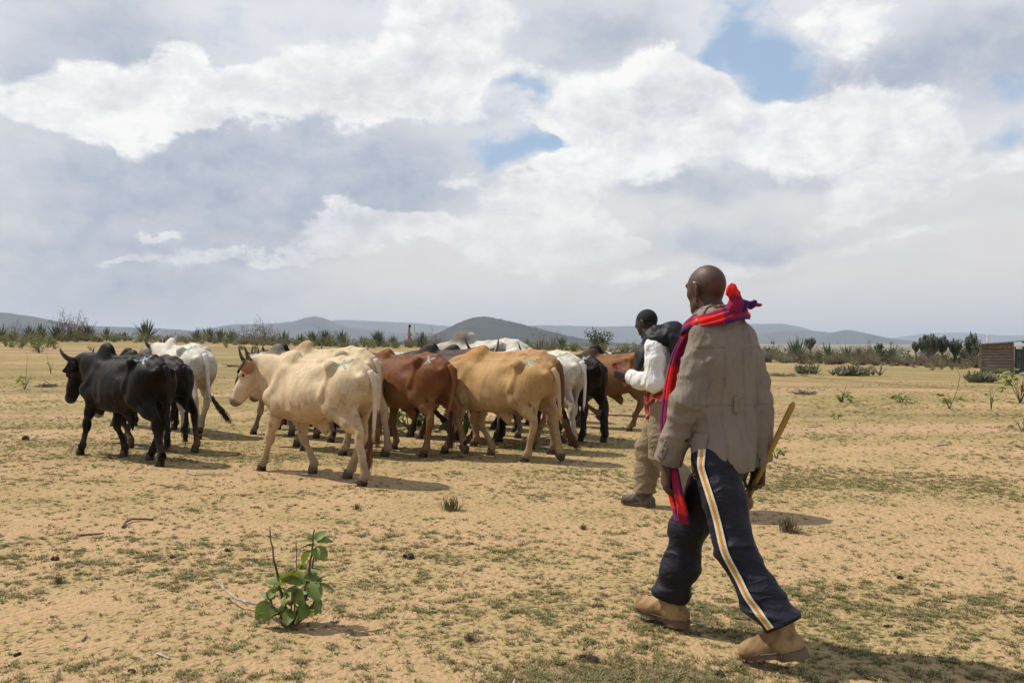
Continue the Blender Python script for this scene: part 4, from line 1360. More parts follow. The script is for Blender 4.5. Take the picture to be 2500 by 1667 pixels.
BLK = dict(mud=.25, main=(.0070, .0052, .0044), belly=(.0065, .0048, .004), rough=.55, leg_c=(.030, .024, .018), legdirt=.45, muzzle=(.035, .035, .034), tail_c=(.015, .013, .012), switch_c=(.014, .011, .009), ear=(.03, .022, .018))
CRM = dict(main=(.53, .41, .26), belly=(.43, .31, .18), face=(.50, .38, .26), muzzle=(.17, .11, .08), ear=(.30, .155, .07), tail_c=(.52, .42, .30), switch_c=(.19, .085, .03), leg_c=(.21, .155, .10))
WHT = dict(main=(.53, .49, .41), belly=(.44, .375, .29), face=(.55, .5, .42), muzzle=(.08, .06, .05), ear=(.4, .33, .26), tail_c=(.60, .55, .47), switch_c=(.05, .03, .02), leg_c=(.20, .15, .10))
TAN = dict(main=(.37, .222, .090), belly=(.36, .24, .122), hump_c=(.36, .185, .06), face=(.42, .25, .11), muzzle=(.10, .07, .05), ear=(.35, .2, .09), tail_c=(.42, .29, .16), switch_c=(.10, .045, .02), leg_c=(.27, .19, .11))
RED = dict(main=(.135, .047, .016), belly=(.19, .092, .036), face=(.16, .06, .025), muzzle=(.06, .04, .03), ear=(.16, .06, .025), tail_c=(.19, .07, .025), switch_c=(.06, .025, .015), leg_c=(.24, .15, .085), rough=.55)
BRN = dict(main=(.20, .085, .030), belly=(.15, .075, .032), hump_c=(.05, .025, .014), face=(.14, .06, .025), muzzle=(.05, .04, .03), tail_c=(.12, .05, .02), switch_c=(.03, .015, .01), leg_c=(.16, .09, .045))
DRK = dict(main=(.035, .022, .015), belly=(.045, .026, .016), hump_c=(.015, .012, .011), rough=.5, face=(.03, .02, .015), muzzle=(.04, .035, .03), tail_c=(.02, .015, .012), switch_c=(.012, .01, .008), leg_c=(.04, .028, .018), legdirt=.4)
GRY = dict(main=(.26, .215, .165), belly=(.36, .27, .195), hump_c=(.17, .145, .115), face=(.045, .028, .022), muzzle=(.55, .50, .44), ear=(.12, .08, .06), tail_c=(.2, .16, .12), switch_c=(.03, .02, .015), leg_c=(.10, .075, .05))

cow(358, 1063, 144, 1.03, 'black bull at the left front with wide horns and a hanging sheath', 1, .016, **{**BLK, 'bull': True, 'gait': G1, 'hump': 1.22, 'sheath': 1.35, 'horn': .25, 'hornr': .038, 'hornshape': (1.1, .62, .02), 'paint': 'w', 'fat': 1.08, 'yaw': 16, 'pitch': 66, 'poll': (.98, .03, 1.14), 'dewlap': 1.15, 'tail': [(-.82, 0, 1.105), (-.88, .0, 1.02), (-.90, .0, .84), (-.885, .0, .62), (-.87, .0, .50)]})
cow(404, 1037, 144, 1.0, 'dark brown-black cow walking close beside the black bull, pale lips showing under his chin', 2, .018, **{**BLK, 'gait': G2, 'main': (.020, .014, .011), 'hump': .8, 'sheath': .3, 'horn': 0, 'yaw': 0, 'pitch': 62, 'poll': (1.06, .0, .86), 'muzzle': (.26, .22, .18), 'leg_c': (.15, .10, .055), 'legdirt': .8})
cow(378, 986, 146, .98, 'black hump of a cow hidden behind the black bull', 3, .022, **{**BLK, 'gait': G3, 'hump': 1.1, 'horn': 0, 'pitch': 60, 'poll': (1.04, 0, .9)})
cow(458, 1002, 131, 1.12, 'white cow at the left walking away with its dark tail tip swinging out', 4, .017, **{**WHT, 'gait': G1, 'hump': .9, 'paint': 'g', 'sheath': .3, 'tail': [(-.82, 0, 1.105), (-.88, 0, 1.03), (-.90, -.01, .85), (-.89, -.03, .62), (-.90, -.06, .48)], 'switch_dir': (-.25, -.75, -.62), 'switch_len': .38})
cow(820, 1107, 141, 1.02, 'cream cow in front with green paint on the rump and a reddish tail tip', 5, .0145, **{**CRM, 'gait': (.28, -.29, -.22, .26), 'hump': .72, 'sheath': .45, 'horn': .17, 'hornshape': (.7, .85, .05), 'paint': 'g', 'yaw': 30, 'pitch': 55, 'poll': (.99, .06, 1.17), 'bony': 1.1, 'earback': 8, 'eardroop': 5,
    'tail': [(-.82, 0, 1.105), (-.88, 0, 1.03), (-.90, 0, .85), (-.885, 0, .60), (-.86, .0, .42)], 'switch_dir': (.25, .1, -1), 'switch_len': .36})
cow(745, 1010, 143, 1.04, 'grey cow behind the cream cow, dark face with a white muzzle', 6, .018, **{**GRY, 'gait': G1, 'hump': 1.0, 'horn': .24, 'hornshape': (.75, .9, .05), 'yaw': 24, 'pitch': 62, 'poll': (1.02, .05, 1.08)})
cow(752, 979, 148, 1.04, 'black cow with a white rump behind the grey cow', 7, .020, **{**BLK, 'gait': G2, 'hump': 1.05, 'horn': .26, 'hornshape': (1.0, .55, .05), 'yaw': 12, 'pitch': 55, 'poll': (1.0, .04, 1.12), 'spots': [(2.6, (.58, .53, .46), .46, 5, (-.9, -.18))]})
cow(836, 1046, 142, 1.09, 'tall beige cow partly hidden behind the cream cow', 8, .016, **{**CRM, 'main': (.50, .385, .235), 'hump_c': (.36, .235, .12), 'gait': (-.2, .2, .22, -.24), 'hump': .85, 'bony': 1.35, 'fat': .9, 'horn': .15, 'poll': (.98, .06, 1.02), 'yaw': 20})
cow(826, 992, 158, 1.02, 'white cow with a black hump between the beige and the red cow', 9, .020, **{**WHT, 'fore_c': (.013, .011, .010), 'face': (.013, .011, .01), 'hump': 1.05, 'gait': G1, 'horn': .24, 'hornshape': (.7, .8, .1), 'poll': (1.0, 0, 1.13)})
cow(925, 976, 160, 1.0, 'white cow with small black spots far back behind the red cow', 10, .020, **{**WHT, 'hump': .7, 'gait': G2, 'horn': .25, 'hornshape': (.6, .9, .1), 'spots': [(9, (.02, .016, .014), .63, 3, (-.9, .8))], 'paint': 'g', 'poll': (1.0, .04, 1.13)})
cow(1008, 1049, 136, 1.03, 'red-brown cow with a pale paint mark on the rump', 11, .0155, **{**RED, 'gait': (.12, -.14, .14, -.24), 'lift': (0, 0, 0, .12), 'hump': .62, 'sheath': .9, 'horn': .27, 'hornshape': (.55, .95, .0), 'lighthorn': True, 'paint': 'w', 'paint2': True, 'yaw': 14, 'pitch': 40, 'poll': (.98, .03, 1.16),
    'tail': [(-.82, 0, 1.105), (-.885, 0, 1.03), (-.91, .0, .86), (-.90, .06, .64), (-.88, .10, .50)], 'switch_dir': (-.1, -.35, -1), 'switch_len': .40})
cow(1006, 1008, 143, 1.0, 'dark grey-brown cow behind the red-brown cow', 12, .019, **{**DRK, 'main': (.085, .052, .035), 'gait': G2, 'hump': .6, 'horn': .28, 'hornshape': (.95, .7, .1), 'paint': 'w', 'poll': (1.0, .05, 1.12)})
cow(1122, 1014, 144, 1.07, 'black-brown cow in the middle with a pale paint mark, behind the tan cow', 13, .017, **{**DRK, 'gait': (.15, -.2, .2, -.1), 'lift': (0, .16, 0, 0), 'hump': .82, 'horn': 0, 'paint': 'w', 'poll': (1.02, .02, 1.05)})
cow(1160, 988, 145, 1.05, 'black cow with smeared rump paint close in front of the white bull', 14, .020, **{**BLK, 'main': (.022, .015, .012), 'gait': G1, 'hump': .8, 'horn': 0, 'paint': 'w', 'paint2': True, 'poll': (1.02, .02, 1.02)})
cow(1190, 975, 146, 1.18, 'big white bull with a grey hump standing above the herd', 15, .018, **{**WHT, 'bull': True, 'main': (.50, .46, .38), 'hump_c': (.15, .125, .095), 'hump': 1.26, 'fat': 1.05, 'gait': G3, 'horn': .2, 'fore_c': (.40, .36, .30), 'poll': (1.04, .0, 1.02), 'pitch': 60})
cow(1240, 1060, 141, 1.0, 'tan cow in front with a dark golden hump and faint green paint', 16, .0150, **{**TAN, 'gait': (.30, -.26, .13, -.13), 'lift': (0, 0, 0, .06), 'hump': .82, 'sheath': .8, 'horn': .16, 'paint': 'g', 'bony': 1.15, 'fat': .96, 'yaw': 5, 'pitch': 62, 'poll': (1.06, .0, .95),
    'tail': [(-.82, 0, 1.105), (-.885, 0, 1.03), (-.91, .0, .85), (-.90, -.02, .62), (-.91, -.05, .47)], 'switch_dir': (-.35, -.62, -.70), 'switch_len': .40})
cow(1250, 1037, 141, 1.06, 'second tan cow just beyond the first, dark brown tail', 17, .017, **{**TAN, 'main': (.36, .20, .085), 'belly': (.33, .20, .10), 'gait': (-.1, .12, -.2, .28), 'hump': .7, 'horn': 0, 'tail_c': (.14, .07, .035), 'switch_c': (.025, .015, .01), 'leg_c': (.15, .09, .05), 'poll': (1.06, 0, .98),
    'tail': [(-.82, 0, 1.105), (-.885, 0, 1.03), (-.91, .0, .85), (-.90, -.01, .62), (-.89, -.03, .47)], 'switch_dir': (-.2, -.35, -.85), 'switch_len': .42})
cow(1308, 1020, 137, 1.04, 'white cow with long curved grey horns and green rump paint', 18, .016, **{**WHT, 'gait': (.1, -.1, -.14, .2), 'hump': .6, 'sheath': .2, 'horn': .46, 'hornshape': (.80, .72, .12), 'paint': 'g', 'bony': 1.3, 'fat': .92, 'yaw': -4, 'pitch': 55, 'poll': (.97, -.02, 1.10), 'switch_c': (.02, .015, .012)})
cow(1360, 1014, 122, 1.0, 'black-brown cow seen from behind with a long dark tail', 19, .017, **{**BLK, 'belly': (.035, .018, .010), 'gait': G3, 'hump': .6, 'horn': .26, 'hornshape': (.6, .9, .1), 'paint': 'w', 'poll': (1.0, 0, 1.16), 'pitch': 40,
    'tail': [(-.82, 0, 1.105), (-.885, 0, 1.03), (-.91, .0, .85), (-.89, -.0, .62), (-.88, .0, .44)]})
cow(1488, 990, 147, 1.0, 'rusty brown cow at the right with one foreleg lifted', 20, .0165, **{**BRN, 'gait': (-.22, .2, .26, -.2), 'lift': (.22, 0, 0, 0), 'hump': .8, 'sheath': .9, 'horn': 0, 'poll': (1.04, 0, 1.05)})
cow(1478, 957, 147, 1.0, 'black hump with white flecks behind the rusty brown cow', 21, .022, **{**BLK, 'gait': G3, 'hump': 1.15, 'horn': 0, 'poll': (1.04, 0, .95), 'spots': [(7, (.5, .46, .4), .60, 8, (-.8, .7))]})
cow(1290, 968, 143, .97, 'black cow hidden behind the white long-horned cow', 22, .022, **{**BLK, 'gait': G2, 'hump': .5, 'horn': 0, 'poll': (1.04, 0, .9)})
# ------------------------------------------------------------------ people
SKIN = None
def skinmat(name, rgb, rough=.56):
    m_, t, b = material(name)
    co = objco(t)
    n = t.noise(co, 22, 5, .6)
    t.put(b.inputs['Base Color'], t.mix(t.ss(n, .3, .7), tuple(c * .82 for c in rgb), tuple(c * 1.18 for c in rgb)))
    b.inputs['Roughness'].default_value = rough
    b.inputs['Specular IOR Level'].default_value = .40
    b.inputs['Subsurface Weight'].default_value = 0.0
    bump(t, b, t.m('ADD', t.noise(co, 60, 3, .6), t.m('MULTIPLY', t.noise(co, 300, 2, .5), .3)), .0012)
    return m_

def cloth(name, rgb, rough=.85, var=.12, fold=(7, 7, 3), fdist=.02, weave=700, rgb2=None, spec=.15, sheen=.0, dirt=0.0):
    m_, t, b = material(name)
    co = objco(t)
    n = t.noise(co, 5, 5, .6)
    lo = tuple(c * (1 - var) for c in rgb)
    hi = rgb2 or tuple(c * (1 + var) for c in rgb)
    c = t.mix(t.ss(n, .3, .7), lo, hi)
    if dirt:
        c = t.mix(t.m('MULTIPLY', t.ss(t.noise(co, 9, 5, .65), .5, .75), dirt), c, (.17, .11, .065))
    t.put(b.inputs['Base Color'], c)
    b.inputs['Roughness'].default_value = rough
    b.inputs['Specular IOR Level'].default_value = spec
    b.inputs['Sheen Weight'].default_value = sheen
    def ridge(sc, k):
        n_ = t.noise(t.v('MULTIPLY', co, tuple(q * sc for q in fold)), 1.6, 2, .45, .6)
        return t.m('POWER', t.m('SUBTRACT', 1.0, t.m('ABSOLUTE', t.m('MULTIPLY_ADD', n_, 4.0, -2.0)), clamp=True), k)
    f = ridge(.8, 1.6)
    f2 = ridge(2.1, 1.4)
    bump(t, b, t.m('ADD', t.m('MULTIPLY', f, 1.0), t.m('ADD', t.m('MULTIPLY', f2, .35), t.m('MULTIPLY', t.noise(co, weave, 2, .5), .02))), fdist, .9)
    return m_

DARKSKIN = skinmat('dark_skin', (.062, .030, .019))
DARKSKIN2 = skinmat('deep_dark_skin', (.036, .020, .015), .55)
HAIRM = simple('cropped_hair', (.008, .007, .006), .8, .3, 60, bscale=260, bdist=.004)

def obj_attr(name, me, mat, parent):
    return link(name, me, parent)

def wr(f, lo, hi, fn):
    """push the cloth surface in and out inside a box: wrinkles"""
    g, x, y, z = f.sl(lo, hi)
    f.d[g] = f.d[g] + fn(x, y, z).astype(np.float32)

def hand(f, wrist, d, palm_n, L=.185, curl=(.3, .35, .4, .45), k=.006, thumb_side=1, spread=.10, thumb_curl=.3, grip=None):
    """palm, four jointed fingers and a thumb. d: direction of the hand, palm_n: way the palm faces"""
    wrist = np.asarray(wrist, float)
    d, pn = unit(d), unit(palm_n)
    pn = unit(pn - d * (pn @ d))
    sd = np.cross(d, pn) * thumb_side                     # towards the thumb
    pl = L * .52
    f.cone(wrist - d * .03, wrist + d * .02, .026, .025, .012, flat=(pn, .78))
    for s_, r_ in ((-.028, .017), (-.009, .018), (.010, .018), (.027, .017)):
        f.cone(wrist + sd * s_ * .6 + d * .01, wrist + d * pl + sd * s_, .019, r_ * .78, .014)
    lens = (.076, .086, .080, .064)
    for i in range(4):
        s_ = (.030, .010, -.010, -.028)[i]
        p0 = wrist + d * (pl - .004 * abs(i - 1)) + sd * s_
        ang = curl[i]
        dirn = unit(d + sd * (.5 - i / 3) * spread * 2)
        p = p0
        r_ = (.0094, .0096, .0092, .0082)[i]
        tot = lens[i] * L / .185
        for q, fr in enumerate((.46, .31, .23)):
            a = ang * (.7, 1.25, 1.0)[q]
            dirn = unit(dirn * math.cos(a) + pn * math.sin(a)) if q == 0 else unit(math.cos(a) * dirn + math.sin(a) * unit(pn - dirn * (pn @ dirn) if abs(pn @ dirn) < .95 else -d))
            e = p + dirn * tot * fr
            f.cone(p, e, r_, r_ * .90, .003 if q else .008)
            p = e
            r_ *= .92
    t0 = wrist + d * .022 + sd * .026
    t1 = t0 + unit(d * .75 + sd * .75 + pn * .35) * .040
    t2 = t1 + unit(d * .95 + sd * (.35 - thumb_curl) + pn * (.3 + thumb_curl)) * .034
    t3 = t2 + unit(d * .95 + sd * (.1 - thumb_curl) + pn * (.4 + thumb_curl)) * .028
    f.chain([t0, t1, t2, t3], [.017, .0125, .011, .009], .008)

def frame(yaw, pitch=0, roll=0):
    M = Matrix.Rotation(yaw, 3, 'Z') @ Matrix.Rotation(pitch, 3, 'Y') @ Matrix.Rotation(roll, 3, 'X')
    return np.array(M)

def head(f, c, M, s=1.0, ear_len=1.0):
    """c: centre of the skull; M columns: forward, left, up"""
    def q(x, y, z):
        return np.asarray(c) + M @ (np.array([x, y, z], float) * s)
    f.ell(q(-.012, 0, .022), np.array([.098, .077, .092]) * s, .02, M)
    f.ell(q(.030, 0, .000), np.array([.066, .068, .080]) * s, .03, M)
    f.ell(q(.045, 0, -.055), np.array([.050, .054, .060]) * s, .03, M)
    f.cone(q(.060, -.022, -.098), q(.060, .022, -.098), .022 * s, .022 * s, .025)
    f.cone(q(.02, .052, -.070), q(.065, .022, -.098), .018 * s, .016 * s, .03)
    f.cone(q(.02, -.052, -.070), q(.065, -.022, -.098), .018 * s, .016 * s, .03)
    for y in (-1, 1):
        f.ell(q(.058, y * .048, -.018), np.array([.020, .018, .016]) * s, .02, M)     # cheek bone
        f.ell(q(.086, y * .033, .012), np.array([.012, .016, .011]) * s, .008, M, sub=True)
        f.ell(q(.078, y * .032, .012), np.array([.0125, .0125, .0115]) * s, .004, M)   # lids
        f.cone(q(.088, y * .014, .030), q(.074, y * .056, .030), .009 * s, .007 * s, .015)
        f.ell(q(.098, y * .015, -.036), np.array([.010, .011, .009]) * s, .008, M)
        # ear: rim, bowl and lobe
        e = [q(-.004, y * .076, .022), q(-.020, y * .090, .022), q(-.030, y * .094, .002), q(-.020, y * .088, -.026), q(-.006, y * .080, -.040 * ear_len)]
        f.chain(e, np.array([.007, .0075, .0075, .0075, .0070]) * s, .004)
        f.ell(q(-.012, y * .082, -.006), np.array([.016, .006, .026]) * s, .006, M)
    f.chain([q(.094, 0, .020), q(.100, 0, -.010), q(.106, 0, -.032)], np.array([.010, .011, .0135]) * s, .012)
    f.ell(q(.101, 0, -.063), np.array([.014, .024, .008]) * s, .008, M)
    f.ell(q(.098, 0, -.076), np.array([.014, .021, .008]) * s, .008, M)
    f.cone(q(.116, -.02, -.0695), q(.116, .02, -.0695), .003 * s, .003 * s, .003, sub=True)
    return q

def boot(root, ank, yaw, pitch, mat, solemat, lace, L=.285, shaft=.115, sc=1.0):
    """ankle boot: ank = ankle joint; pitch > 0 lifts the heel"""
    M = frame(yaw, pitch)
    def q(x, y, z):
        return np.array([x, y, z], float)
    f = Field((-.13, -.075, -.105), (.24, .075, .16), .0055)
    f.chain([q(-.062, 0, -.045), q(.0, 0, -.045), q(.10, 0, -.055), q(.165, .004, -.060)], [.039, .040, .038, .032], .03, flat=((0, 1, 0), 1.0))
    f.chain([q(.02, 0, -.012), q(.10, 0, -.040), q(.165, 0, -.048)], [.044, .034, .030], .03)
    f.ell(q(.135, .0, -.048), (.062, .049, .036), .02)
    f.chain([q(-.018, 0, -.05), q(-.010, 0, .03), q(-.012, 0, shaft)], [.050, .058, .064], .03, flat=((0, 1, 0), .88))
    f.op((-.13, -.075, -.105), (.24, .075, .16), 0, lambda x, y, z: np.broadcast_to(z + .074, f.d.shape) * -1 * -1 * -1 if False else (-(z + .074)) * -1 + 0 * x + 0 * y, sub=False) if False else None
    g, x, y, z = f.sl((-.13, -.075, -.105), (.24, .075, .16))
    f.d[g] = np.maximum(f.d[g], -(z + .076) + 0 * x + 0 * y)
    f.d[g] = np.maximum(f.d[g], (z - shaft) + 0 * x + 0 * y)
    # collar opening and wrinkles over the instep
    f.cone(q(-.012, 0, shaft - .02), q(-.012, 0, shaft + .06), .053, .058, .004, flat=((0, 1, 0), .88), sub=True)
    wr(f, (-.1, -.07, -.06), (.2, .07, .12), lambda x, y, z: .0022 * np.sin(x * 120 + z * 90 + 3 * np.sin(y * 40)) * sstep(z, -.06, .0) + .003 * (vnoise(x * 30, y * 30, z * 30, 2) - .5))
    V, Q = f.mesh()
    M = M * sc
    V = V @ M.T + ank
    b = link('boot', mesh('boot', V, Q, mat), root)
    # welt seam, heel counter and toe seam standing proud of the suede
    mb = MB()
    def skin(px_, z_, sgn):
        w_ = .047 * (1 - .10 * (px_ - .053) / .157) * (1 - .18 * math.exp(-((px_ - .03) / .05) ** 2))
        return M @ q(px_, sgn * (w_ * 1.0), z_) + ank
    mb.tube([M @ q(.053 + .155 * math.cos(t_), .0475 * (1 - .1 * math.cos(t_)) * math.sin(t_), -.069 + .009 * max(0, math.cos(t_)) ** 3) + ank for t_ in np.linspace(0, 6.2832, 40)], [.0035] * 40, 5)
    mb.build('welt', solemat, b)
    # sole with a stepped heel
    def outline(k=1.0):
        pts = []
        for th in np.linspace(0, 2 * math.pi, 40, endpoint=False):
            cx, sy = math.cos(th), math.sin(th)
            xx = .053 + .157 * cx
            wdt = .047 * (1 - .10 * math.cos(th)) * (1 - .18 * math.exp(-((xx - .03) / .05) ** 2))
            pts.append((xx * 1.0, wdt * k * np.sign(sy) * abs(sy) ** .7, 0))
        return np.array(pts)
    mb = MB()
    o = outline(1.05)
    bottom = np.where(o[:, 0] < .005, -.108, -.094 + .012 * sstep(o[:, 0], .12, .21))
    top = o + [0, 0, -.072] + np.stack([0 * o[:, 0], 0 * o[:, 0], .010 * sstep(o[:, 0], .14, .21)], 1)
    bot = o.copy(); bot[:, 2] = bottom
    V = np.concatenate([top, bot, [[.05, 0, -.074], [.05, 0, -.096]]]) @ M.T + ank
    n = 40
    F = [(i, (i + 1) % n, n + (i + 1) % n, n + i)[::-1] for i in range(n)] + [(i, (i + 1) % n, 2 * n) for i in range(n)] + [(n + (i + 1) % n, n + i, 2 * n + 1) for i in range(n)]
    mb.add(V, F)
    mb.build('sole', solemat, b, False)
    mb = MB()
    for i in range(4):
        xx, zz = .035 + .022 * i, .028 - .020 * i
        pts = [np.array([xx - .004, -.036 + .003 * i, zz - .012]), np.array([xx + .014, -.014, zz + .008]), np.array([xx + .014, .014, zz + .008]), np.array([xx - .004, .036 - .003 * i, zz - .012])]
        mb.tube([M @ p + ank for p in pts], [.0028] * 4, 5)
    mb.build('laces', lace, b)
    return b

# ---------------------------------------------------------------- the herder in grey
JK = cloth('grey_taupe_jacket_cloth', (.200, .168, .138), .85, .06, (6, 6, 2.4), .009, dirt=.10)
FUR = simple('brown_fleece', (.13, .085, .045), 1.0, .5, 60, bscale=150, bdist=.02, rgb2=(.27, .19, .10))
NAVY = cloth('navy_track_cloth', (.0105, .0098, .0170), .6, .15, (3.5, 3.5, 5.5), .008, spec=.25)
SUEDE = simple('tan_suede', (.225, .135, .062), .95, .25, 12, rgb2=(.36, .235, .12), bscale=120, bdist=.002, spec=.1)
SOLE = simple('dusty_rubber', (.13, .085, .055), .9, .3, 12)
LACE = simple('pale_lace', (.42, .36, .28), .9, .2, 20)

def shuka_material():
    m_, t, b = material('red_purple_blanket')
    uv = t.node('ShaderNodeUVMap').outputs[0]
    sp = t.node('ShaderNodeSeparateXYZ', {0: uv})
    n = t.noise(objco(t), 60, 3, .6)
    def band(v, per, wd):
        p = t.m('FRACT', t.m('MULTIPLY', v, per))
        return t.m('MULTIPLY', t.ss(p, .5 - wd - .03, .5 - wd + .03), t.m('SUBTRACT', 1.0, t.ss(p, .5 + wd - .03, .5 + wd + .03)))
    bu = band(sp.outputs[0], 1.45, .22)
    bv = band(sp.outputs[1], 3.6, .25)
    red, pur, mag = (.62, .018, .012), (.055, .012, .115), (.24, .012, .045)
    c = t.mix(bv, red, mag)
    c = t.mix(bu, c, t.mix(bv, mag, pur))
    c = t.mix(t.m('MULTIPLY', n, .25), c, t.mix(1.0, c, (.6, .6, .6), 'MULTIPLY'))
    t.put(b.inputs['Base Color'], c)
    b.inputs['Roughness'].default_value = .9
    b.inputs['Specular IOR Level'].default_value = .1
    b.inputs['Sheen Weight'].default_value = .1
    bump(t, b, t.m('ADD', t.noise(objco(t), 30, 3, .5), t.m('MULTIPLY', t.noise(objco(t), 500, 2, .5), .1)), .006)
    return m_
SHUKA = shuka_material()

def uvmap(me, uv):
    l = me.uv_layers.new(name='UVMap')
    vi = np.empty(len(me.loops), np.int32)
    me.loops.foreach_get('vertex_index', vi)
    l.data.foreach_set('uv', np.asarray(uv, np.float32)[vi].ravel())

def sheet(name, rows, mat, parent, thick=.006, sub=1, uvs=None):
    """cloth strip: rows of points, with UVs u across and v along"""
    A = np.array(rows, float)
    nr, nc = A.shape[:2]
    # resample smoothly along the length
    V = A.reshape(-1, 3)
    F = [(i * nc + j, i * nc + j + 1, (i + 1) * nc + j + 1, (i + 1) * nc + j) for i in range(nr - 1) for j in range(nc - 1)]
    me = mesh(name, V, F, mat)
    u = np.tile(np.linspace(0, 1, nc), nr)
    ln = np.concatenate([[0], np.cumsum(np.linalg.norm(np.diff(A[:, nc // 2], axis=0), axis=1))])
    v = np.repeat(ln, nc)
    uvmap(me, np.stack([u, v], 1) if uvs is None else uvs)
    o = link(name, me, parent)
    so_ = o.modifiers.new('thickness', 'SOLIDIFY')
    so_.thickness = thick
    so_.offset = 0
    sb = o.modifiers.new('smooth', 'SUBSURF')
    sb.levels = sb.render_levels = sub
    return o

def herder():
    hx, hy = .965, 4.12
    HD, LEG = R(120), R(18)
    root = empty('person', (hx, hy, 0), HD)
    tag(root, 'bald man in a grey jacket and navy striped trousers walking away behind the herd', 'man')
    a2 = lambda *v: np.array(v, float)
    RL = rotz(LEG)
    lg = lambda *v: RL @ np.array(v, float)
    # joints; the legs are turned towards the walking direction, the chest twists away
    neck, hc = a2(.030, 0, 1.535), a2(.075, 0.006, 1.672)
    shL, elL, wrL = a2(.0, .112, 1.440), a2(.035, .160, 1.140), a2(.150, .176, .868)
    shR, elR, wrR = a2(.00, -.168, 1.440), a2(-.045, -.205, 1.14), a2(-.040, -.218, .868)
    hipL, knL, anL = lg(-.01, .066, .90), lg(-.135, .100, .495), lg(-.345, .10, .150)
    hipR, knR, anR = lg(.0, -.070, .90), lg(.215, -.092, .515), lg(.310, -.090, .118)
    # ---- body: head, neck, hands and the limbs inside the clothes, one surface
    f = Field((-.50, -.38, .02), (.46, .36, 1.82), .0055)
    HM = frame(R(3), R(7), R(-3))
    f.chain([neck - (0.01, 0, .05), neck + (.01, 0, .02), hc + (-.018, 0, -.06)], [.066, .058, .056], .03)
    f.chain([a2(0, 0, .92), a2(0, 0, 1.15), a2(.01, 0, 1.36)], [.12, .12, .12], .06, flat=((1, 0, 0), .72))
    f.cone(shL - (0, .03, .03), shR + (0, .03, -.03), .045, .045, .06)
    for sh_, el_, w_ in ((shL, elL, wrL), (shR, elR, wrR)):
        f.chain([sh_ - (0, 0, .03), el_, w_], [.042, .036, .027], .03)
    for h_, k_, a_ in ((hipL, knL, anL), (hipR, knR, anR)):
        f.chain([h_, k_, a_ + (0, 0, .05)], [.080, .055, .042], .03)
    q = head(f, hc, HM, .97, 1.5)
    hand(f, wrL + unit(wrL - elL) * .02, (.10, .0, -1), (-.35, -1, 0), .195, (.40, .48, .55, .6), thumb_side=-1, thumb_curl=.35)
    cdir = unit(a2(-.16, -.075, .375))
    hand(f, wrR + a2(0, 0, -.015), (.10, .0, -1), (-.25, .95, 0), .195, (.95, 1.0, 1.05, 1.1), thumb_side=1, thumb_curl=.55)
    V0, Q0 = f.mesh()
    body = link('body', mesh('body', V0, Q0, DARKSKIN), root)
    for y in (-1, 1):
        mb = MB()
        bm = bmesh.new(); bmesh.ops.create_uvsphere(bm, u_segments=10, v_segments=8, radius=.0118)
        mb.add(np.array([v.co[:] for v in bm.verts]) + q(.0795, y * .032, .010), [[v.index for v in f_.verts] for f_ in bm.faces]); bm.free()
        mb.build('eye', EYE, root)
    # earring glint on the left ear
    mb = MB(); mb.tube([q(-.008, .090, .030), q(-.016, .096, .033), q(-.024, .095, .026)], [.003, .003, .003], 6)
    mb.build('earring', simple('silver', (.6, .6, .58), .25, .1, 5), root)

    # ---- trousers
    f = Field((-.52, -.30, .12), (.50, .30, 1.06), .0075)
    f.chain([a2(-.005, 0, .98), a2(-.005, 0, .88)], [.108, .114], .05, flat=((1, 0, 0), .84))
    f.ell(a2(-.045, .040, .88), (.095, .072, .110), .06); f.ell(a2(-.035, -.060, .88), (.095, .075, .110), .06)
    for h_, k_, a_ in ((hipL, knL, anL), (hipR, knR, anR)):
        sh = unit(a_ - k_)
        f.chain([h_ + (0, 0, -.02), (h_ + k_) / 2 + (-.005, 0, 0), k_, (k_ + a_) / 2 - sh * .0 + (-.012, 0, 0), a_ + (-.006, 0, .068) * np.array([1, 1, 1])], [.098, .092, .080, .080, .080], .04)
    def crease(n, k=5):
        return np.clip(1 - np.abs(4 * n - 2), 0, 1) ** k
    def wrn(x, y, z):
        lw = sstep(z, .42, .18)
        kn = np.exp(-((z - .52) / .10) ** 2)
        bt = np.exp(-((z - .82) / .08) ** 2)
        c1 = crease(vnoise(x * 5 + z * 4, y * 5, z * 15, 3), 1.2)
        c2 = crease(vnoise(x * 8 - z * 7, y * 8, z * 20, 8), 1.2)
        w2 = fbm(x * 9, y * 9, z * 6, 2, 7) - .5
        return -(.017 * lw + .011 * kn + .007 * bt + .003) * c1 - (.007 * lw + .003 * kn) * c2 - .012 * w2
    wr(f, (-.52, -.30, .12), (.50, .30, 1.06), wrn)
    g, x, y, z = f.sl((-.52, -.30, .12), (.50, .30, 1.06))
    for lf_, k_, a_ in ((True, knL, anL), (False, knR, anR)):
        d_ = unit(a_ - k_)
        c_ = a_ - d_ * .030
        m_ = ((x - c_[0]) * d_[0] + (y - c_[1]) * d_[1] + (z - c_[2]) * d_[2])
        across = y * math.cos(LEG) - x * math.sin(LEG)
        side = (across > 0) if lf_ else (across <= 0)
        f.d[g] = np.where(side, np.maximum(f.d[g], m_), f.d[g])
    Vt, Qt = f.mesh()
    Vt = relax(Vt, Qt, 1)
    tr = link('trousers', mesh('trousers', Vt, Qt, NAVY), root)
    # white and orange stripe down the outer side of the left leg
    bvh = BVHTree.FromPolygons([tuple(v) for v in Vt], Qt.tolist())
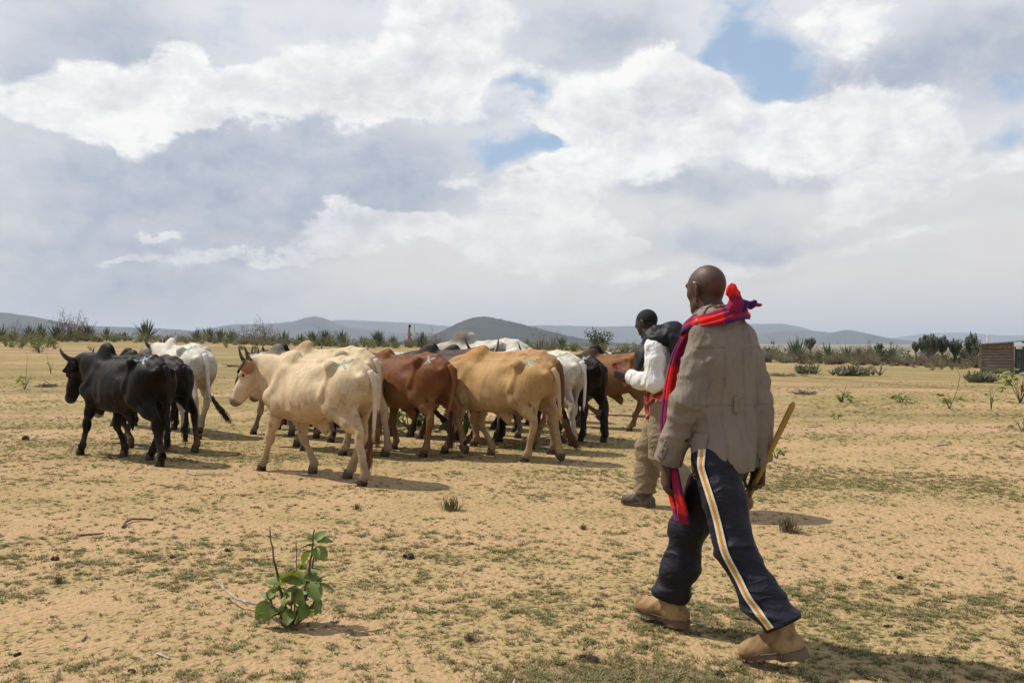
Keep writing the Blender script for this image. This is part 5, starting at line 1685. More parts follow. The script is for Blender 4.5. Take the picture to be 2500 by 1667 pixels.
    def stripe(path, N, wid, mats, name):
        prof = [(-1.0, 0), (-.48, 0), (-.42, 1), (.42, 1), (.48, 0), (1.0, 0)]
        L = []
        for i in range(len(path)):
            td = unit(path[min(i + 1, len(path) - 1)] - path[max(i - 1, 0)])
            sd_ = unit(np.cross(td, N))
            row = []
            for (s_, _) in prof:
                o = path[i] + sd_ * s_ * wid + N * .35
                h_ = bvh.ray_cast(Vector(o), Vector(-N))
                if h_[0] is None:
                    row = None; break
                row.append(np.array(h_[0]) + N * .005)
            if row and (not L or np.abs(np.array(row) - np.array(L[-1])).max() < .045): L.append(row)
        A = np.array(L)
        for _ in range(3):
            A[1:-1] = (A[:-2] + 2 * A[1:-1] + A[2:]) / 4
        A = A + N * .003
        nc = len(prof)
        F, M_ = [], []
        for i in range(len(A) - 1):
            for j in range(nc - 1):
                F.append((i * nc + j, (i + 1) * nc + j, (i + 1) * nc + j + 1, i * nc + j + 1))
                M_.append(1 if j == 2 else 0)
        me = mesh(name, A.reshape(-1, 3), F, mats)
        me.polygons.foreach_set('material_index', np.array(M_, np.int32))
        return link(name, me, tr)
    SW = simple('off_white_tape', (.62, .58, .48), .8, .12, 60)
    SO = simple('orange_tape', (.58, .27, .045), .8, .15, 60)
    ts = np.linspace(0, 1, 80)
    o_ = RL @ a2(0, 1, 0)
    kp = np.array([hipL + o_ * .1 + (0, 0, .08), hipL + o_ * .12 + (0, 0, -.05), (hipL + knL) / 2 + o_ * .10, knL + o_ * .09, (knL + anL) / 2 + o_ * .09, anL + o_ * .08 + (0, 0, .055)])
    path = np.stack([np.interp(ts * 5, np.arange(6), kp[:, i]) for i in range(3)], 1)
    for _ in range(4):
        path[1:-1] = (path[:-2] + path[1:-1] * 2 + path[2:]) / 4
    stripe(path, unit(RL @ a2(-.45, 1, 0)), .0175, [SW, SO], 'side_stripe')
    mb = MB(); pz = hipL + a2(.045, .128, -.10)
    h_ = bvh.ray_cast(Vector(pz + (0, .3, 0)), Vector((0, -1, 0)))
    if h_[0] is not None:
        pz = np.array(h_[0])
        mb.tube([pz + (.014 * math.cos(t), .003, .010 * math.sin(t)) for t in np.linspace(0, 6.0, 12)], [.0022] * 12, 4)
        mb.build('embroidered_crest', SO, tr)

    # ---- jacket
    f = Field((-.36, -.42, .76), (.42, .44, 1.66), .0075)
    f.chain([a2(.0, -.025, .84), a2(-.005, -.028, 1.02), a2(.0, -.028, 1.20), a2(.005, -.025, 1.34)], [.150, .146, .144, .142], .06, flat=((1, 0, 0), .84))
    f.ell(a2(-.045, .016, .885), (.115, .112, .14), .06)
    f.cone(a2(-.01, .080, 1.430), a2(-.01, -.130, 1.430), .082, .082, .07, flat=((1, 0, 0), .86))
    f.chain([a2(.0, .08, 1.480), a2(.015, 0, 1.515), a2(.0, -.08, 1.480)], [.062, .082, .062], .06)
    f.ell(a2(-.060, .05, 1.34), (.060, .08, .12), .06); f.ell(a2(-.060, -.09, 1.34), (.060, .08, .12), .06)
    for s_, (sh_, el_, w_) in ((1, (shL, elL, wrL)), (-1, (shR, elR, wrR))):
        f.chain([sh_ + (0, -s_ * .02, -.005), sh_ * .55 + el_ * .45 + (-.006, 0, 0), el_, el_ * .4 + w_ * .6, w_ + unit(w_ - el_) * .022], [.068, .065, .066, .066, .065], .014)
    # stand collar
    f.chain([a2(-.055, .02, 1.545), a2(-.03, .070, 1.545), a2(.04, .083, 1.53), a2(.10, .06, 1.50)], [.024, .024, .024, .022], .03)
    f.chain([a2(-.055, -.02, 1.545), a2(-.03, -.070, 1.545), a2(.04, -.083, 1.53), a2(.10, -.06, 1.50)], [.024, .024, .024, .022], .03)
    def wj(x, y, z):
        armL = sstep(y, .105, .14)
        armR = sstep(-y, .15, .185)
        arm = armL + armR
        vert = crease(vnoise(x * 4, y * 12 + z * 1.5, z * 2.0, 21), 1.2)
        diag = crease(vnoise(x * 7 + z * 5, y * 7, z * 14, 9), 1.2)
        dia2 = crease(vnoise(x * 10 - z * 7, y * 10, z * 19, 15), 1.2)
        el = np.exp(-((z - 1.14) / .13) ** 2)
        top = np.exp(-((z - 1.34) / .09) ** 2)
        gen = fbm(x * 6, y * 6, z * 4, 2, 14) - .5
        return -(.0085 * vert * (1 - arm)) - (.004 + .011 * el + .004 * top) * diag * arm - (.001 + .006 * el) * dia2 * arm - .012 * gen
    wr(f, (-.36, -.42, .76), (.42, .44, 1.66), wj)
    g, x, y, z = f.sl((-.36, -.42, .76), (.42, .44, 1.66))
    hem = .822 + .005 * np.sin(y * 9 + 1.0)
    torso = (y > -.2) & (y < .150) & ((x < .05) | (y < .10))
    f.d[g] = np.where(torso, np.maximum(f.d[g], hem - z), f.d[g])
    for w_, e_, s_ in ((wrL, elL, 1), (wrR, elR, -1)):
        d_ = unit(w_ - e_)
        c_ = w_ + d_ * .012
        m_ = ((x - c_[0]) * d_[0] + (y - c_[1]) * d_[1] + (z - c_[2]) * d_[2])
        sel = (z < 1.0) & (((s_ < 0) & (y < -.19)) | ((s_ > 0) & ((y > .15) | ((x > .06) & (y > .09)))))
        f.d[g] = np.where(sel, np.maximum(f.d[g], m_), f.d[g])
    # hollow cuffs and hem
    for w_, e_ in ((wrL, elL), (wrR, elR)):
        d_ = unit(w_ - e_)
        f.cone(w_ - d_ * .03, w_ + d_ * .05, .056, .060, .004, sub=True)
    f.chain([a2(0, 0, .80), a2(0, 0, .872)], [.180, .178], .004, flat=((1, 0, 0), .66)) if False else None
    # neck opening
    f.cone(a2(.025, 0, 1.56), a2(.04, 0, 1.66), .060, .074, .008, sub=True)
    # seams: yoke across the back, waist, centre back
    def seams(x, y, z):
        bk = (x < -.02) & (np.abs(y) < .18)
        s1 = np.exp(-((z - (1.385 + .02 * np.abs(y + .03))) / .0035) ** 2) + np.exp(-((z - 1.125) / .0035) ** 2) * (np.abs(y + .03) < .15) + np.exp(-((y + .03) / .0035) ** 2) * (z < 1.38) + np.exp(-((np.abs(y + .03) - .105) / .0035) ** 2) * (z < 1.40)
        return .0075 * np.minimum(s1, 1) * bk
    wr(f, (-.36, -.42, .76), (.42, .44, 1.66), seams)
    Vj, Qj = f.mesh()
    jk = link('jacket', mesh('jacket', Vj, Qj, JK), root)
    bj = BVHTree.FromPolygons([tuple(v) for v in Vj], Qj.tolist())
    def on_jacket(p, n, lift=.004, far=.3):
        h_ = bj.ray_cast(Vector(np.asarray(p) + np.asarray(n) * far), Vector(-np.asarray(n)))
        return None if h_[0] is None else np.array(h_[0]) + np.asarray(n) * lift
    def patch(name, c, U, Vv, N, hu, hv, mat, nu=6, nv=6, lift=.006, par=jk, far=.3):
        pts = []
        for i in range(nv + 1):
            for j in range(nu + 1):
                p = on_jacket(np.asarray(c) + U * (j / nu * 2 - 1) * hu + Vv * (i / nv * 2 - 1) * hv, N, lift, far)
                if p is None: return None
                pts.append(p)
        F = [(i * (nu + 1) + j, i * (nu + 1) + j + 1, (i + 1) * (nu + 1) + j + 1, (i + 1) * (nu + 1) + j) for i in range(nv) for j in range(nu)]
        o = link(name, mesh(name, pts, F, mat), par)
        s_ = o.modifiers.new('thick', 'SOLIDIFY'); s_.thickness = .006; s_.offset = 0
        return o
    N1 = unit(a2(-.15, 1, .15)); cu = wrL - unit(wrL - elL) * .045
    Dn = unit(wrL - elL); U1 = unit(np.cross(N1, Dn))
    patch('cuff_tab', cu + U1 * .01, U1, Dn, unit(np.cross(Dn, U1)) * (1 if np.cross(Dn, U1)[1] > 0 else -1), .020, .030, JK)
    pb = on_jacket(cu + U1 * .012, N1, .010)
    if pb is not None:
        mb = MB(); mb.tube([pb, pb + N1 * .004], [.009, .008], 10); mb.build('button', simple('brown_button', (.12, .085, .06), .4, .2, 10), jk)
    patch('back_tab', a2(0, .020, 1.135), a2(0, 1, 0), a2(0, 0, 1), a2(-1, 0, 0), .010, .038, JK)
    patch('shoulder_tab', shL + a2(.0, -.025, .04), a2(1, 0, 0), unit(a2(0, 1, -.45)), unit(a2(0, .3, 1)), .024, .060, JK)
    patch('pocket_flap', a2(-.02, .08, .95), a2(1, 0, 0), a2(0, 0, 1), a2(0, 1, 0), .050, .055, JK, far=.10)
    # fleece lining showing round the collar and along the front edge
    mb = MB()
    pts, rad = [], []
    for th in np.linspace(-150, 150, 25):
        a_ = R(th)
        pts.append((.025 - .076 * math.cos(a_) * (1 if abs(th) < 90 else 1.35) , .090 * math.sin(a_), 1.578 - .018 * (1 - math.cos(a_)) - .025 * max(0, abs(th) - 100) / 50))
        rad.append(.015 + .003 * math.sin(th * 1.7))
    mb.tube(pts, rad, 8)
    mb.build('fleece_collar', FUR, jk)

    # ---- boots
    boot(root, anL + a2(0, 0, .008), LEG + R(4), R(17), SUEDE, SOLE, LACE, sc=1.0)
    boot(root, anR + a2(0, 0, .006), LEG + R(4), R(-4), SUEDE, SOLE, LACE, sc=1.0)

    # ---- red and purple blanket: rolled round the neck, knotted behind, one end hanging down the front
    sh = empty('blanket', (hx, hy, 0), HD)
    tag(sh, 'red and purple checked blanket tied round the neck of the herder in grey', 'blanket')
    rows = []
    nn, nc = 46, 13
    th = np.linspace(168, -168, nn)
    for i, t in enumerate(th):
        a_ = R(t)
        u = i / (nn - 1)
        # ring round the collar, dropping towards the chest at both ends
        fr_ = (abs(t) / 168.0)
        cx, cy = .02 - .112 * math.cos(a_), .118 * math.sin(a_)
        cz = 1.552 - .028 * math.sin(a_) * (1 - fr_ * .5) - .030 * fr_ - .10 * max(0, fr_ - .55) ** 1.2 * 1.6
        out_ = unit(a2(-math.cos(a_), math.sin(a_), .75))
        row = []
        for j in range(nc):
            w_ = (j / (nc - 1) - .5)
            bulge = .022 * math.cos(w_ * math.pi) + .006 * math.sin(w_ * 22 + u * 30)
            dwn = unit(a2(-math.cos(a_) * .8, math.sin(a_) * .8, -.75))
            row.append(a2(cx, cy, cz) + dwn * w_ * .105 + out_ * (bulge + .004))
        rows.append(row)
    sheet('neck_roll', rows, SHUKA, sh, .010)
    # knot and its two free ends
    kc_ = a2(-.108, -.020, 1.588)
    fk = Field(kc_ - .19, kc_ + .22, .006)
    fk.ell(kc_, (.036, .042, .040), .02)
    fk.ell(kc_ + (.0, .030, -.008), (.030, .034, .030), .02)
    fk.chain([kc_ + (0, .018, .02), kc_ + (.0, .034, .058), kc_ + (.004, .042, .105)], [.026, .034, .007], .015, flat=((1, 0, 0), .55))
    fk.chain([kc_ + (-.01, -.025, 0), kc_ + (-.02, -.065, .004), kc_ + (-.032, -.118, .002)], [.020, .025, .004], .015, flat=((.6, -.2, .75), .45))
    wr(fk, kc_ - .19, kc_ + .22, lambda x, y, z: .004 * np.sin(y * 150 + x * 60 + z * 40))
    Vk, Qk = fk.mesh()
    km = mesh('knot', Vk, Qk, SHUKA)
    uvmap(km, np.stack([Vk[:, 1] * 3.1 + .3 + Vk[:, 2] * 1.0, (Vk[:, 2] - 1.5) * 1.3 + .16 + Vk[:, 0]], 1))
    link('knot', km, sh)
    # hanging end: from the left front of the neck down past the hip
    cl = [(.095, .085, 1.50), (.165, .100, 1.38), (.210, .110, 1.22), (.215, .132, 1.05), (.200, .130, .90), (.170, .120, .76), (.145, .110, .66), (.130, .104, .585)]
    wd = [.045, .060, .070, .085, .125, .165, .150, .06]
    ts = np.linspace(0, len(cl) - 1, 48)
    rows = []
    for i, t in enumerate(ts):
        c_ = np.array([np.interp(t, np.arange(len(cl)), [p[k] for p in cl]) for k in range(3)])
        w_ = np.interp(t, np.arange(len(cl)), wd)
        row = []
        for j in range(19):
            s_ = j / 18 - .5
            fold = .024 * math.sin(s_ * 15 + 1.0 + t * .35) + .010 * math.sin(s_ * 34 + t * .8)
            row.append(c_ + a2(-.72, .38, 0) * s_ * w_ * 1.55 + a2(.45, .85, 0) * fold * (1 if t > 1 else t) + a2(0, 0, -.05 * abs(s_) * (t > 5)))
        rows.append(row)
    nr, ncc = len(rows), 19
    A = np.array(rows)
    for _ in range(3):
        A[1:-1] = (A[:-2] + 2 * A[1:-1] + A[2:]) / 4
    u = np.tile(np.linspace(0, .9, ncc), nr)
    v = np.repeat(np.linspace(0, 1.0, nr), ncc)
    sheet('hanging_end', A, SHUKA, sh, .008, 1, np.stack([u, v], 1))

    # ---- club in the right hand
    cl_ = empty('club', (hx, hy, 0), HD)
    tag(cl_, 'yellowish wooden club with a round brown knob held in the right hand of the herder', 'club')
    WD = simple('polished_yellow_wood', (.30, .165, .030), .4, .3, 5, rgb2=(.44, .27, .055), stretch=(1, 1, .2), spec=.4)
    KN = simple('brown_knob_wood', (.12, .062, .026), .45, .3, 6, rgb2=(.19, .105, .045), spec=.4)
    pal = wrR + a2(-.010, .028, -.105)
    base = pal - cdir * .105
    tip = pal + cdir * .42
    mb = MB(); mb.tube([base, base + cdir * .12, pal + cdir * .1, pal + cdir * .25, tip - cdir * .02, tip], [.0135, .0125, .013, .0135, .0145, .008], 12)
    mb.build('shaft', WD, cl_)
    bm = bmesh.new(); bmesh.ops.create_uvsphere(bm, u_segments=20, v_segments=14, radius=.036)
    mb = MB(); vv = np.array([v.co[:] for v in bm.verts]); vv[:, 2] *= 1.12
    mb.add(vv + base - cdir * .012, [[v.index for v in f_.verts] for f_ in bm.faces]); bm.free()
    mb.build('knob', KN, cl_)
    # ---- phone in the left hand
    ph = empty('phone', (hx, hy, 0), HD)
    tag(ph, 'small black phone with a bright edge held in the left hand of the herder', 'phone')
    BP = simple('black_plastic', (.008, .008, .009), .25, .1, 5, spec=.5)
    mb = MB(); mb.box((-.024, -.005, -.055), (.024, .004, .055))
    cph = wrL + a2(.05, -.028, -.105)
    Mp = frame(R(8), R(-14), R(-12))
    mb.V[0] = mb.V[0] @ Mp.T + cph
    mb.build('case', BP, ph, False)
    mb = MB(); mb.box((-.0245, .0042, -.0555), (.0245, .0062, .0555)); mb.V[0] = mb.V[0] @ Mp.T + cph
    mb.build('edge', simple('bright_metal', (.55, .55, .55), .3, .1, 5), ph, False)
herder()

# ---------------------------------------------------------------- the man ahead of him
WSH = cloth('white_shirt_cloth', (.62, .61, .585), .85, .05, (8, 8, 4), .008)
BJK = cloth('black_shell_jacket', (.0095, .0095, .0105), .6, .2, (4, 4, 4), .006, spec=.25)
BLN = cloth('brown_jacket_lining', (.060, .046, .038), .9, .15, (6, 6, 3), .010)
KHK = cloth('khaki_cargo_cloth', (.215, .165, .105), .9, .08, (6, 6, 8), .007, dirt=.15)
SHOE = simple('dusty_brown_shoe', (.085, .062, .045), .7, .4, 14, rgb2=(.17, .13, .095))

def tartan():
    m_, t, b = material('red_tartan')
    uv = t.node('ShaderNodeUVMap').outputs[0]
    sp = t.node('ShaderNodeSeparateXYZ', {0: uv})
    def band(v, per, c, wd):
        p = t.m('FRACT', t.m('MULTIPLY', v, per))
        return t.ss(t.m('ABSOLUTE', t.m('SUBTRACT', p, c)), wd + .02, wd - .02)
    c = (.50, .030, .018)
    for v in (0, 1):
        c = t.mix(t.m('MULTIPLY', band(sp.outputs[v], 9.0, .5, .16), .75), c, (.010, .018, .012))
        c = t.mix(t.m('MULTIPLY', band(sp.outputs[v], 9.0, .12, .03), .8), c, (.55, .50, .36))
    t.put(b.inputs['Base Color'], c)
    b.inputs['Roughness'].default_value = .9
    bump(t, b, t.noise(objco(t), 30, 3, .5), .006)
    return m_
TART = tartan()

def second_man():
    hx, hy = P(1517, 1172)
    hx, hy = hx + .03, hy + .03
    HD = R(150)
    root = empty('person', (hx, hy, 0), HD)
    tag(root, 'man in white shirt and khaki trousers, black jacket over his shoulders, looking down', 'man')
    a2 = lambda *v: np.array(v, float)
    crease = lambda n, k=1.3: np.clip(1 - np.abs(4 * n - 2), 0, 1) ** k
    neck, hc = a2(.05, 0, 1.46), a2(.145, .01, 1.575)
    shL, elL, wrL = a2(.02, .175, 1.38), a2(-.005, .235, 1.09), a2(.255, .165, 1.135)
    shR, elR, wrR = a2(.03, -.175, 1.38), a2(.03, -.225, 1.09), a2(.275, -.06, 1.11)
    hipL, knL, anL = a2(-.02, .085, .88), a2(-.02, .10, .475), a2(-.27, .10, .170)
    hipR, knR, anR = a2(.0, -.085, .88), a2(.18, -.09, .49), a2(.21, -.085, .098)
    f = Field((-.32, -.32, .02), (.52, .32, 1.75), .006)
    HM = frame(R(-14), R(36), R(0))
    f.chain([neck - (.01, 0, .05), neck + (.02, 0, .02), hc + (-.03, 0, -.05)], [.068, .060, .056], .03)
    f.chain([a2(0, 0, .92), a2(.0, 0, 1.15), a2(.01, 0, 1.32)], [.12, .12, .12], .06, flat=((1, 0, 0), .72))
    f.cone(shL - (0, .03, .03), shR + (0, .03, -.03), .045, .045, .06)
    for sh_, el_, w_ in ((shL, elL, wrL), (shR, elR, wrR)):
        f.chain([sh_ - (0, 0, .03), el_, w_], [.042, .036, .027], .03)
    for h_, k_, a_ in ((hipL, knL, anL), (hipR, knR, anR)):
        f.chain([h_, k_, a_], [.080, .055, .042], .03)
    q = head(f, hc, HM, 1.0)
    hand(f, wrL + unit(wrL - elL) * .02, (1, -.05, .12), (-.1, -1, .25), .185, (.45, .5, .55, .6), thumb_side=1, thumb_curl=.3)
    hand(f, wrR + unit(wrR - elR) * .02, (1, .15, .25), (-.1, 1, .25), .185, (.5, .55, .6, .65), thumb_side=-1, thumb_curl=.3)
    V0, Q0 = f.mesh()
    link('body', mesh('body', V0, Q0, DARKSKIN2), root)
    # cropped hair cap
    fc = Field(hc - .16, hc + .17, .006)
    fc.ell(hc + HM @ a2(-.016, 0, .026), np.array([.100, .0795, .093]), .02, HM)
    g, x, y, z = fc.sl(hc - .16, hc + .17)
    n_ = HM @ unit(a2(-.55, 0, .84))
    fc.d[g] = np.maximum(fc.d[g], -((x - hc[0]) * n_[0] + (y - hc[1]) * n_[1] + (z - hc[2]) * n_[2]) + .005)
    Vc, Qc = fc.mesh()
    link('hair', mesh('hair', Vc, Qc, HAIRM), root)
    for y in (-1, 1):
        mb = MB()
        bm = bmesh.new(); bmesh.ops.create_uvsphere(bm, u_segments=8, v_segments=6, radius=.0118)
        mb.add(np.array([v.co[:] for v in bm.verts]) + q(.0795, y * .032, .010), [[v.index for v in f_.verts] for f_ in bm.faces]); bm.free()
        mb.build('eye', EYE, root)
    # trousers with cargo pocket
    f = Field((-.36, -.28, .08), (.36, .28, 1.02), .009)
    f.chain([a2(-.005, 0, .97), a2(-.005, 0, .86)], [.135, .142], .05, flat=((1, 0, 0), .80))
    f.ell(a2(-.065, .065, .88), (.105, .095, .12), .06); f.ell(a2(-.055, -.065, .88), (.105, .095, .12), .06)
    for h_, k_, a_ in ((hipL, knL, anL), (hipR, knR, anR)):
        f.chain([h_ + (0, 0, -.02), (h_ + k_) / 2, k_, (k_ + a_) / 2 + (-.01, 0, 0), a_ + (-.005, 0, .035)], [.120, .106, .092, .092, .086], .05)
    f.ell((hipL + knL) / 2 + a2(0, .10, -.06), (.075, .022, .095), .012)
    wr(f, (-.36, -.28, .08), (.36, .28, 1.02), lambda x, y, z: -(.005 + .016 * sstep(z, .40, .12) + .011 * np.exp(-((z - .5) / .1) ** 2)) * crease(fbm(x * 6 + z * 4, y * 6, z * 15, 2, 5)) - .018 * (fbm(x * 8, y * 8, z * 5, 2, 6) - .5))
    g, x, y, z = f.sl((-.36, -.28, .08), (.36, .28, 1.02))
    for k_, a_, sd in ((knL, anL, 1), (knR, anR, -1)):
        d_ = unit(a_ - k_); c_ = a_ - d_ * .028
        m_ = ((x - c_[0]) * d_[0] + (y - c_[1]) * d_[1] + (z - c_[2]) * d_[2])
        f.d[g] = np.where((y > 0) if sd > 0 else (y <= 0), np.maximum(f.d[g], m_), f.d[g])
    Vt, Qt = f.mesh()
    link('trousers', mesh('trousers', relax(Vt, Qt, 1), Qt, KHK), root)
    # shirt
    f = Field((-.30, -.38, .80), (.40, .40, 1.52), .008)
    f.chain([a2(.0, 0, .86), a2(.0, 0, 1.05), a2(.01, 0, 1.30)], [.168, .160, .165], .06, flat=((1, 0, 0), .72))
    f.cone(a2(.01, .12, 1.385), a2(.01, -.12, 1.385), .075, .075, .07)
    for sh_, el_, w_ in ((shL, elL, wrL), (shR, elR, wrR)):
        f.chain([sh_ + (0, 0, -.01), sh_ * .5 + el_ * .5 + (-.012, 0, 0), el_ + (-.005, 0, 0), el_ * .45 + w_ * .55 + (0, 0, -.012), w_ - unit(w_ - el_) * .01], [.074, .072, .073, .064, .050], .03)
    wr(f, (-.30, -.38, .80), (.40, .40, 1.52), lambda x, y, z: -.012 * crease(fbm(x * 9 + z * 4, y * 8, z * 7, 2, 31)) - .008 * crease(fbm(x * 14, y * 14, z * 10 + x * 6, 2, 35)) - .016 * (fbm(x * 7, y * 7, z * 5, 2, 33) - .5))
    g, x, y, z = f.sl((-.30, -.38, .80), (.40, .40, 1.52))
    f.d[g] = np.maximum(f.d[g], (.835 + .01 * np.sin(y * 20) - z))
    for w_, e_, s_ in ((wrL, elL, 1), (wrR, elR, -1)):
        d_ = unit(w_ - e_); c_ = w_ - d_ * .012
        m_ = ((x - c_[0]) * d_[0] + (y - c_[1]) * d_[1] + (z - c_[2]) * d_[2])
        f.d[g] = np.where((x > .17) , np.maximum(f.d[g], m_) if s_ > 0 else f.d[g], f.d[g])
    Vj, Qj = f.mesh()
    link('shirt', mesh('shirt', relax(Vj, Qj, 1), Qj, WSH), root)
    # black jacket slung over the shoulders with its hood bunched at the nape
    fj = Field((-.34, -.42, .86), (.32, .42, 1.62), .008)
    fj.chain([a2(-.02, .15, 1.43), a2(-.08, .07, 1.475), a2(-.09, 0, 1.49), a2(-.08, -.07, 1.475), a2(-.02, -.15, 1.43)], [.062, .066, .066, .066, .062], .05)
    fj.chain([a2(-.06, .03, 1.53), a2(-.10, .0, 1.52), a2(-.06, -.06, 1.52)], [.050, .056, .050], .03)
    fj.chain([a2(.03, .09, 1.51), a2(.09, .075, 1.47), a2(.10, .06, 1.42)], [.05, .045, .04], .04)
    fj.chain([a2(.03, -.09, 1.51), a2(.09, -.075, 1.47), a2(.10, -.06, 1.42)], [.05, .045, .04], .04)
    fj.chain([a2(-.13, .10, 1.40), a2(-.165, .10, 1.20), a2(-.165, .10, .96)], [.085, .10, .10], .05, flat=((1, 0, 0), .42))
    fj.chain([a2(-.13, -.10, 1.40), a2(-.165, -.10, 1.20), a2(-.165, -.10, .96)], [.085, .11, .11], .05, flat=((1, 0, 0), .42))
    fj.chain([a2(-.13, .0, 1.42), a2(-.165, .0, 1.20), a2(-.165, .0, .96)], [.09, .11, .11], .05, flat=((1, 0, 0), .42))
    fj.chain([a2(.06, .155, 1.42), a2(.150, .165, 1.30), a2(.175, .170, 1.13)], [.062, .070, .058], .05, flat=((.75, .6, 0), .40))
    fj.chain([a2(.06, -.155, 1.42), a2(.13, -.165, 1.30), a2(.15, -.170, 1.10)], [.062, .070, .058], .05, flat=((.75, -.6, 0), .40))
    wr(fj, (-.34, -.42, .86), (.32, .42, 1.62), lambda x, y, z: -.014 * crease(vnoise(x * 7 + z * 6, y * 5, z * 6, 41), 1.1) - .006 * crease(vnoise(x * 12, y * 8, z * 12 + y * 8, 44), 1.1))
    Vb, Qb = fj.mesh()
    link('black_jacket', mesh('black_jacket', Vb, Qb, BJK), root)
    rows = []
    for i in range(12):
        t = i / 11
        c_ = a2(.120 + .05 * t, .185 + .02 * t, 1.36 - .27 * t)
        rows.append([c_ + a2(-.45, .35, 0) * (j / 6 - .5) * (.10 + .11 * math.sin(t * 2.6)) + a2(.5, .8, 0) * .010 * math.sin(j * 1.5 + t * 3) for j in range(7)])
    sheet('jacket_lining', rows, BLN, root, .006)
    # tartan cloth tied at the waist
    rows = []
    for i, th in enumerate(np.linspace(-40, 130, 30)):
        a_ = R(th)
        row = []
        for j in range(9):
            w_ = j / 8
            r_ = 1 + .05 * math.sin(i * .9 + j * .8)
            low = .20 + .07 * math.exp(-((th - 45) / 28) ** 2)
            row.append(a2(.146 * math.cos(a_) * r_, .190 * math.sin(a_) * r_, 1.045 - low * w_ + .012 * math.sin(i * .7)))
        rows.append(row)
    A = np.array(rows)
    u = np.repeat(np.linspace(0, .62, 30), 9); v = np.tile(np.linspace(0, .27, 9), 30)
    sheet('tartan_cloth', A, TART, root, .008, 1, np.stack([u + v * .3, v], 1))
    boot(root, anL, R(2), R(34), SHOE, SOLE, LACE)
    boot(root, anR, R(4), R(0), SHOE, SOLE, LACE)
    pk = empty('red_packet', (hx, hy, 0), HD)
    tag(pk, 'red packet held up in the hands of the man in the white shirt', 'packet')
    RP = simple('red_card', (.50, .022, .014), .45, .15, 6, spec=.4)
    mb = MB(); mb.box((-.020, -.042, -.055), (.020, .042, .055)); mb.V[0] = mb.V[0] @ frame(R(5), R(18), 0).T + a2(.385, .085, 1.185)
    o = mb.build('carton', RP, pk, False)
    mb = MB(); mb.box((-.0206, -.0425, .036), (.0206, .0425, .0556)); mb.V[0] = mb.V[0] @ frame(R(5), R(18), 0).T + a2(.385, .085, 1.185)
    mb.build('lid', simple('dark_red_card', (.09, .012, .014), .5, .2, 6), pk, False)
second_man()

# ---------------------------------------------------------------- a man far off on the crest
def far_man():
    x, y, z = atdepth(940, 70.0)
    root = empty('person', (x, y, z), R(5))
    tag(root, 'distant man in a checked shirt and tan trousers walking along the crest', 'man')
    a2 = lambda *v: np.array(v, float)
    f = Field((-.4, -.35, -.02), (.4, .35, 1.8), .022)
    f.ell((.05, 0, 1.62), (.10, .085, .12), .02)
    f.chain([a2(.02, 0, 1.55), a2(0, 0, 1.40)], [.06, .10], .03)
    f.chain([a2(0, 0, 1.36), a2(0, 0, .95)], [.15, .13], .05, flat=((1, 0, 0), .72))
    for s_, dx in ((1, .20), (-1, -.20)):
        f.chain([a2(0, s_ * .09, .9), a2(dx * .6 + .05, s_ * .09, .48), a2(dx, s_ * .09, .08)], [.09, .07, .06], .04)
        f.cone(a2(dx, s_ * .09, .05), a2(dx + .16, s_ * .09, .04), .045, .035, .03)
        f.chain([a2(0, s_ * .20, 1.38), a2(-dx * .4, s_ * .25, 1.1), a2(-dx * .7 + .05, s_ * .24, .85)], [.065, .055, .04], .03)
    V, Q = f.mesh()
    z_ = V[:, 2]
    chk = (np.sin(V[:, 2] * 60) * np.sin(V[:, 1] * 50 + V[:, 0] * 50)) > 0
    c = np.where((z_ > 1.48)[:, None], [.04, .025, .018], np.where((z_ > .93)[:, None], np.where(chk[:, None], [.38, .36, .34], [.10, .10, .11]), np.where((z_ > .09)[:, None], [.26, .19, .12], [.07, .05, .04])))
    hands = (np.abs(V[:, 1]) > .19) & (z_ < .93) & (z_ > .7)
    c[hands] = [.04, .025, .018]
    def part(name, sel):
        m_ = sel[Q].sum(1) >= 2
        q_ = Q[m_]
        me = mesh(name, V, q_, HIDE)
        setcol(me, c.astype(np.float32), .85)
        bm = bmesh.new(); bm.from_mesh(me)
        bmesh.ops.delete(bm, geom=[v for v in bm.verts if not v.link_faces], context='VERTS')
        bm.to_mesh(me); bm.free()
        link(name, me, root)
    part('body', (z_ > 1.48) | hands | (z_ < .09))
    part('shirt', (z_ > .93) & (z_ <= 1.48))
    part('trousers', (z_ <= .93) & (z_ >= .09) & ~hands)
far_man()
# ------------------------------------------------------------------ plants and small things on the near ground
LEAF = leafmat('broad_leaf', (0.135, 0.185, 0.034), (0.215, 0.265, 0.070), .55, .34, 14)
STEMM = simple('brown_stem', (.11, .072, .048), .85, .3, 20, rgb2=(.20, .14, .10))
DUNG = simple('dried_dung', (.030, .019, .013), .95, .4, 20, rgb2=(.065, .043, .03), bdist=.01)
PALE = simple('bleached_wood', (.34, .26, .20), .85, .25, 14, rgb2=(.48, .39, .32))
DSTICK = simple('dark_stick', (.10, .068, .046), .9, .3, 14, rgb2=(.19, .135, .10))

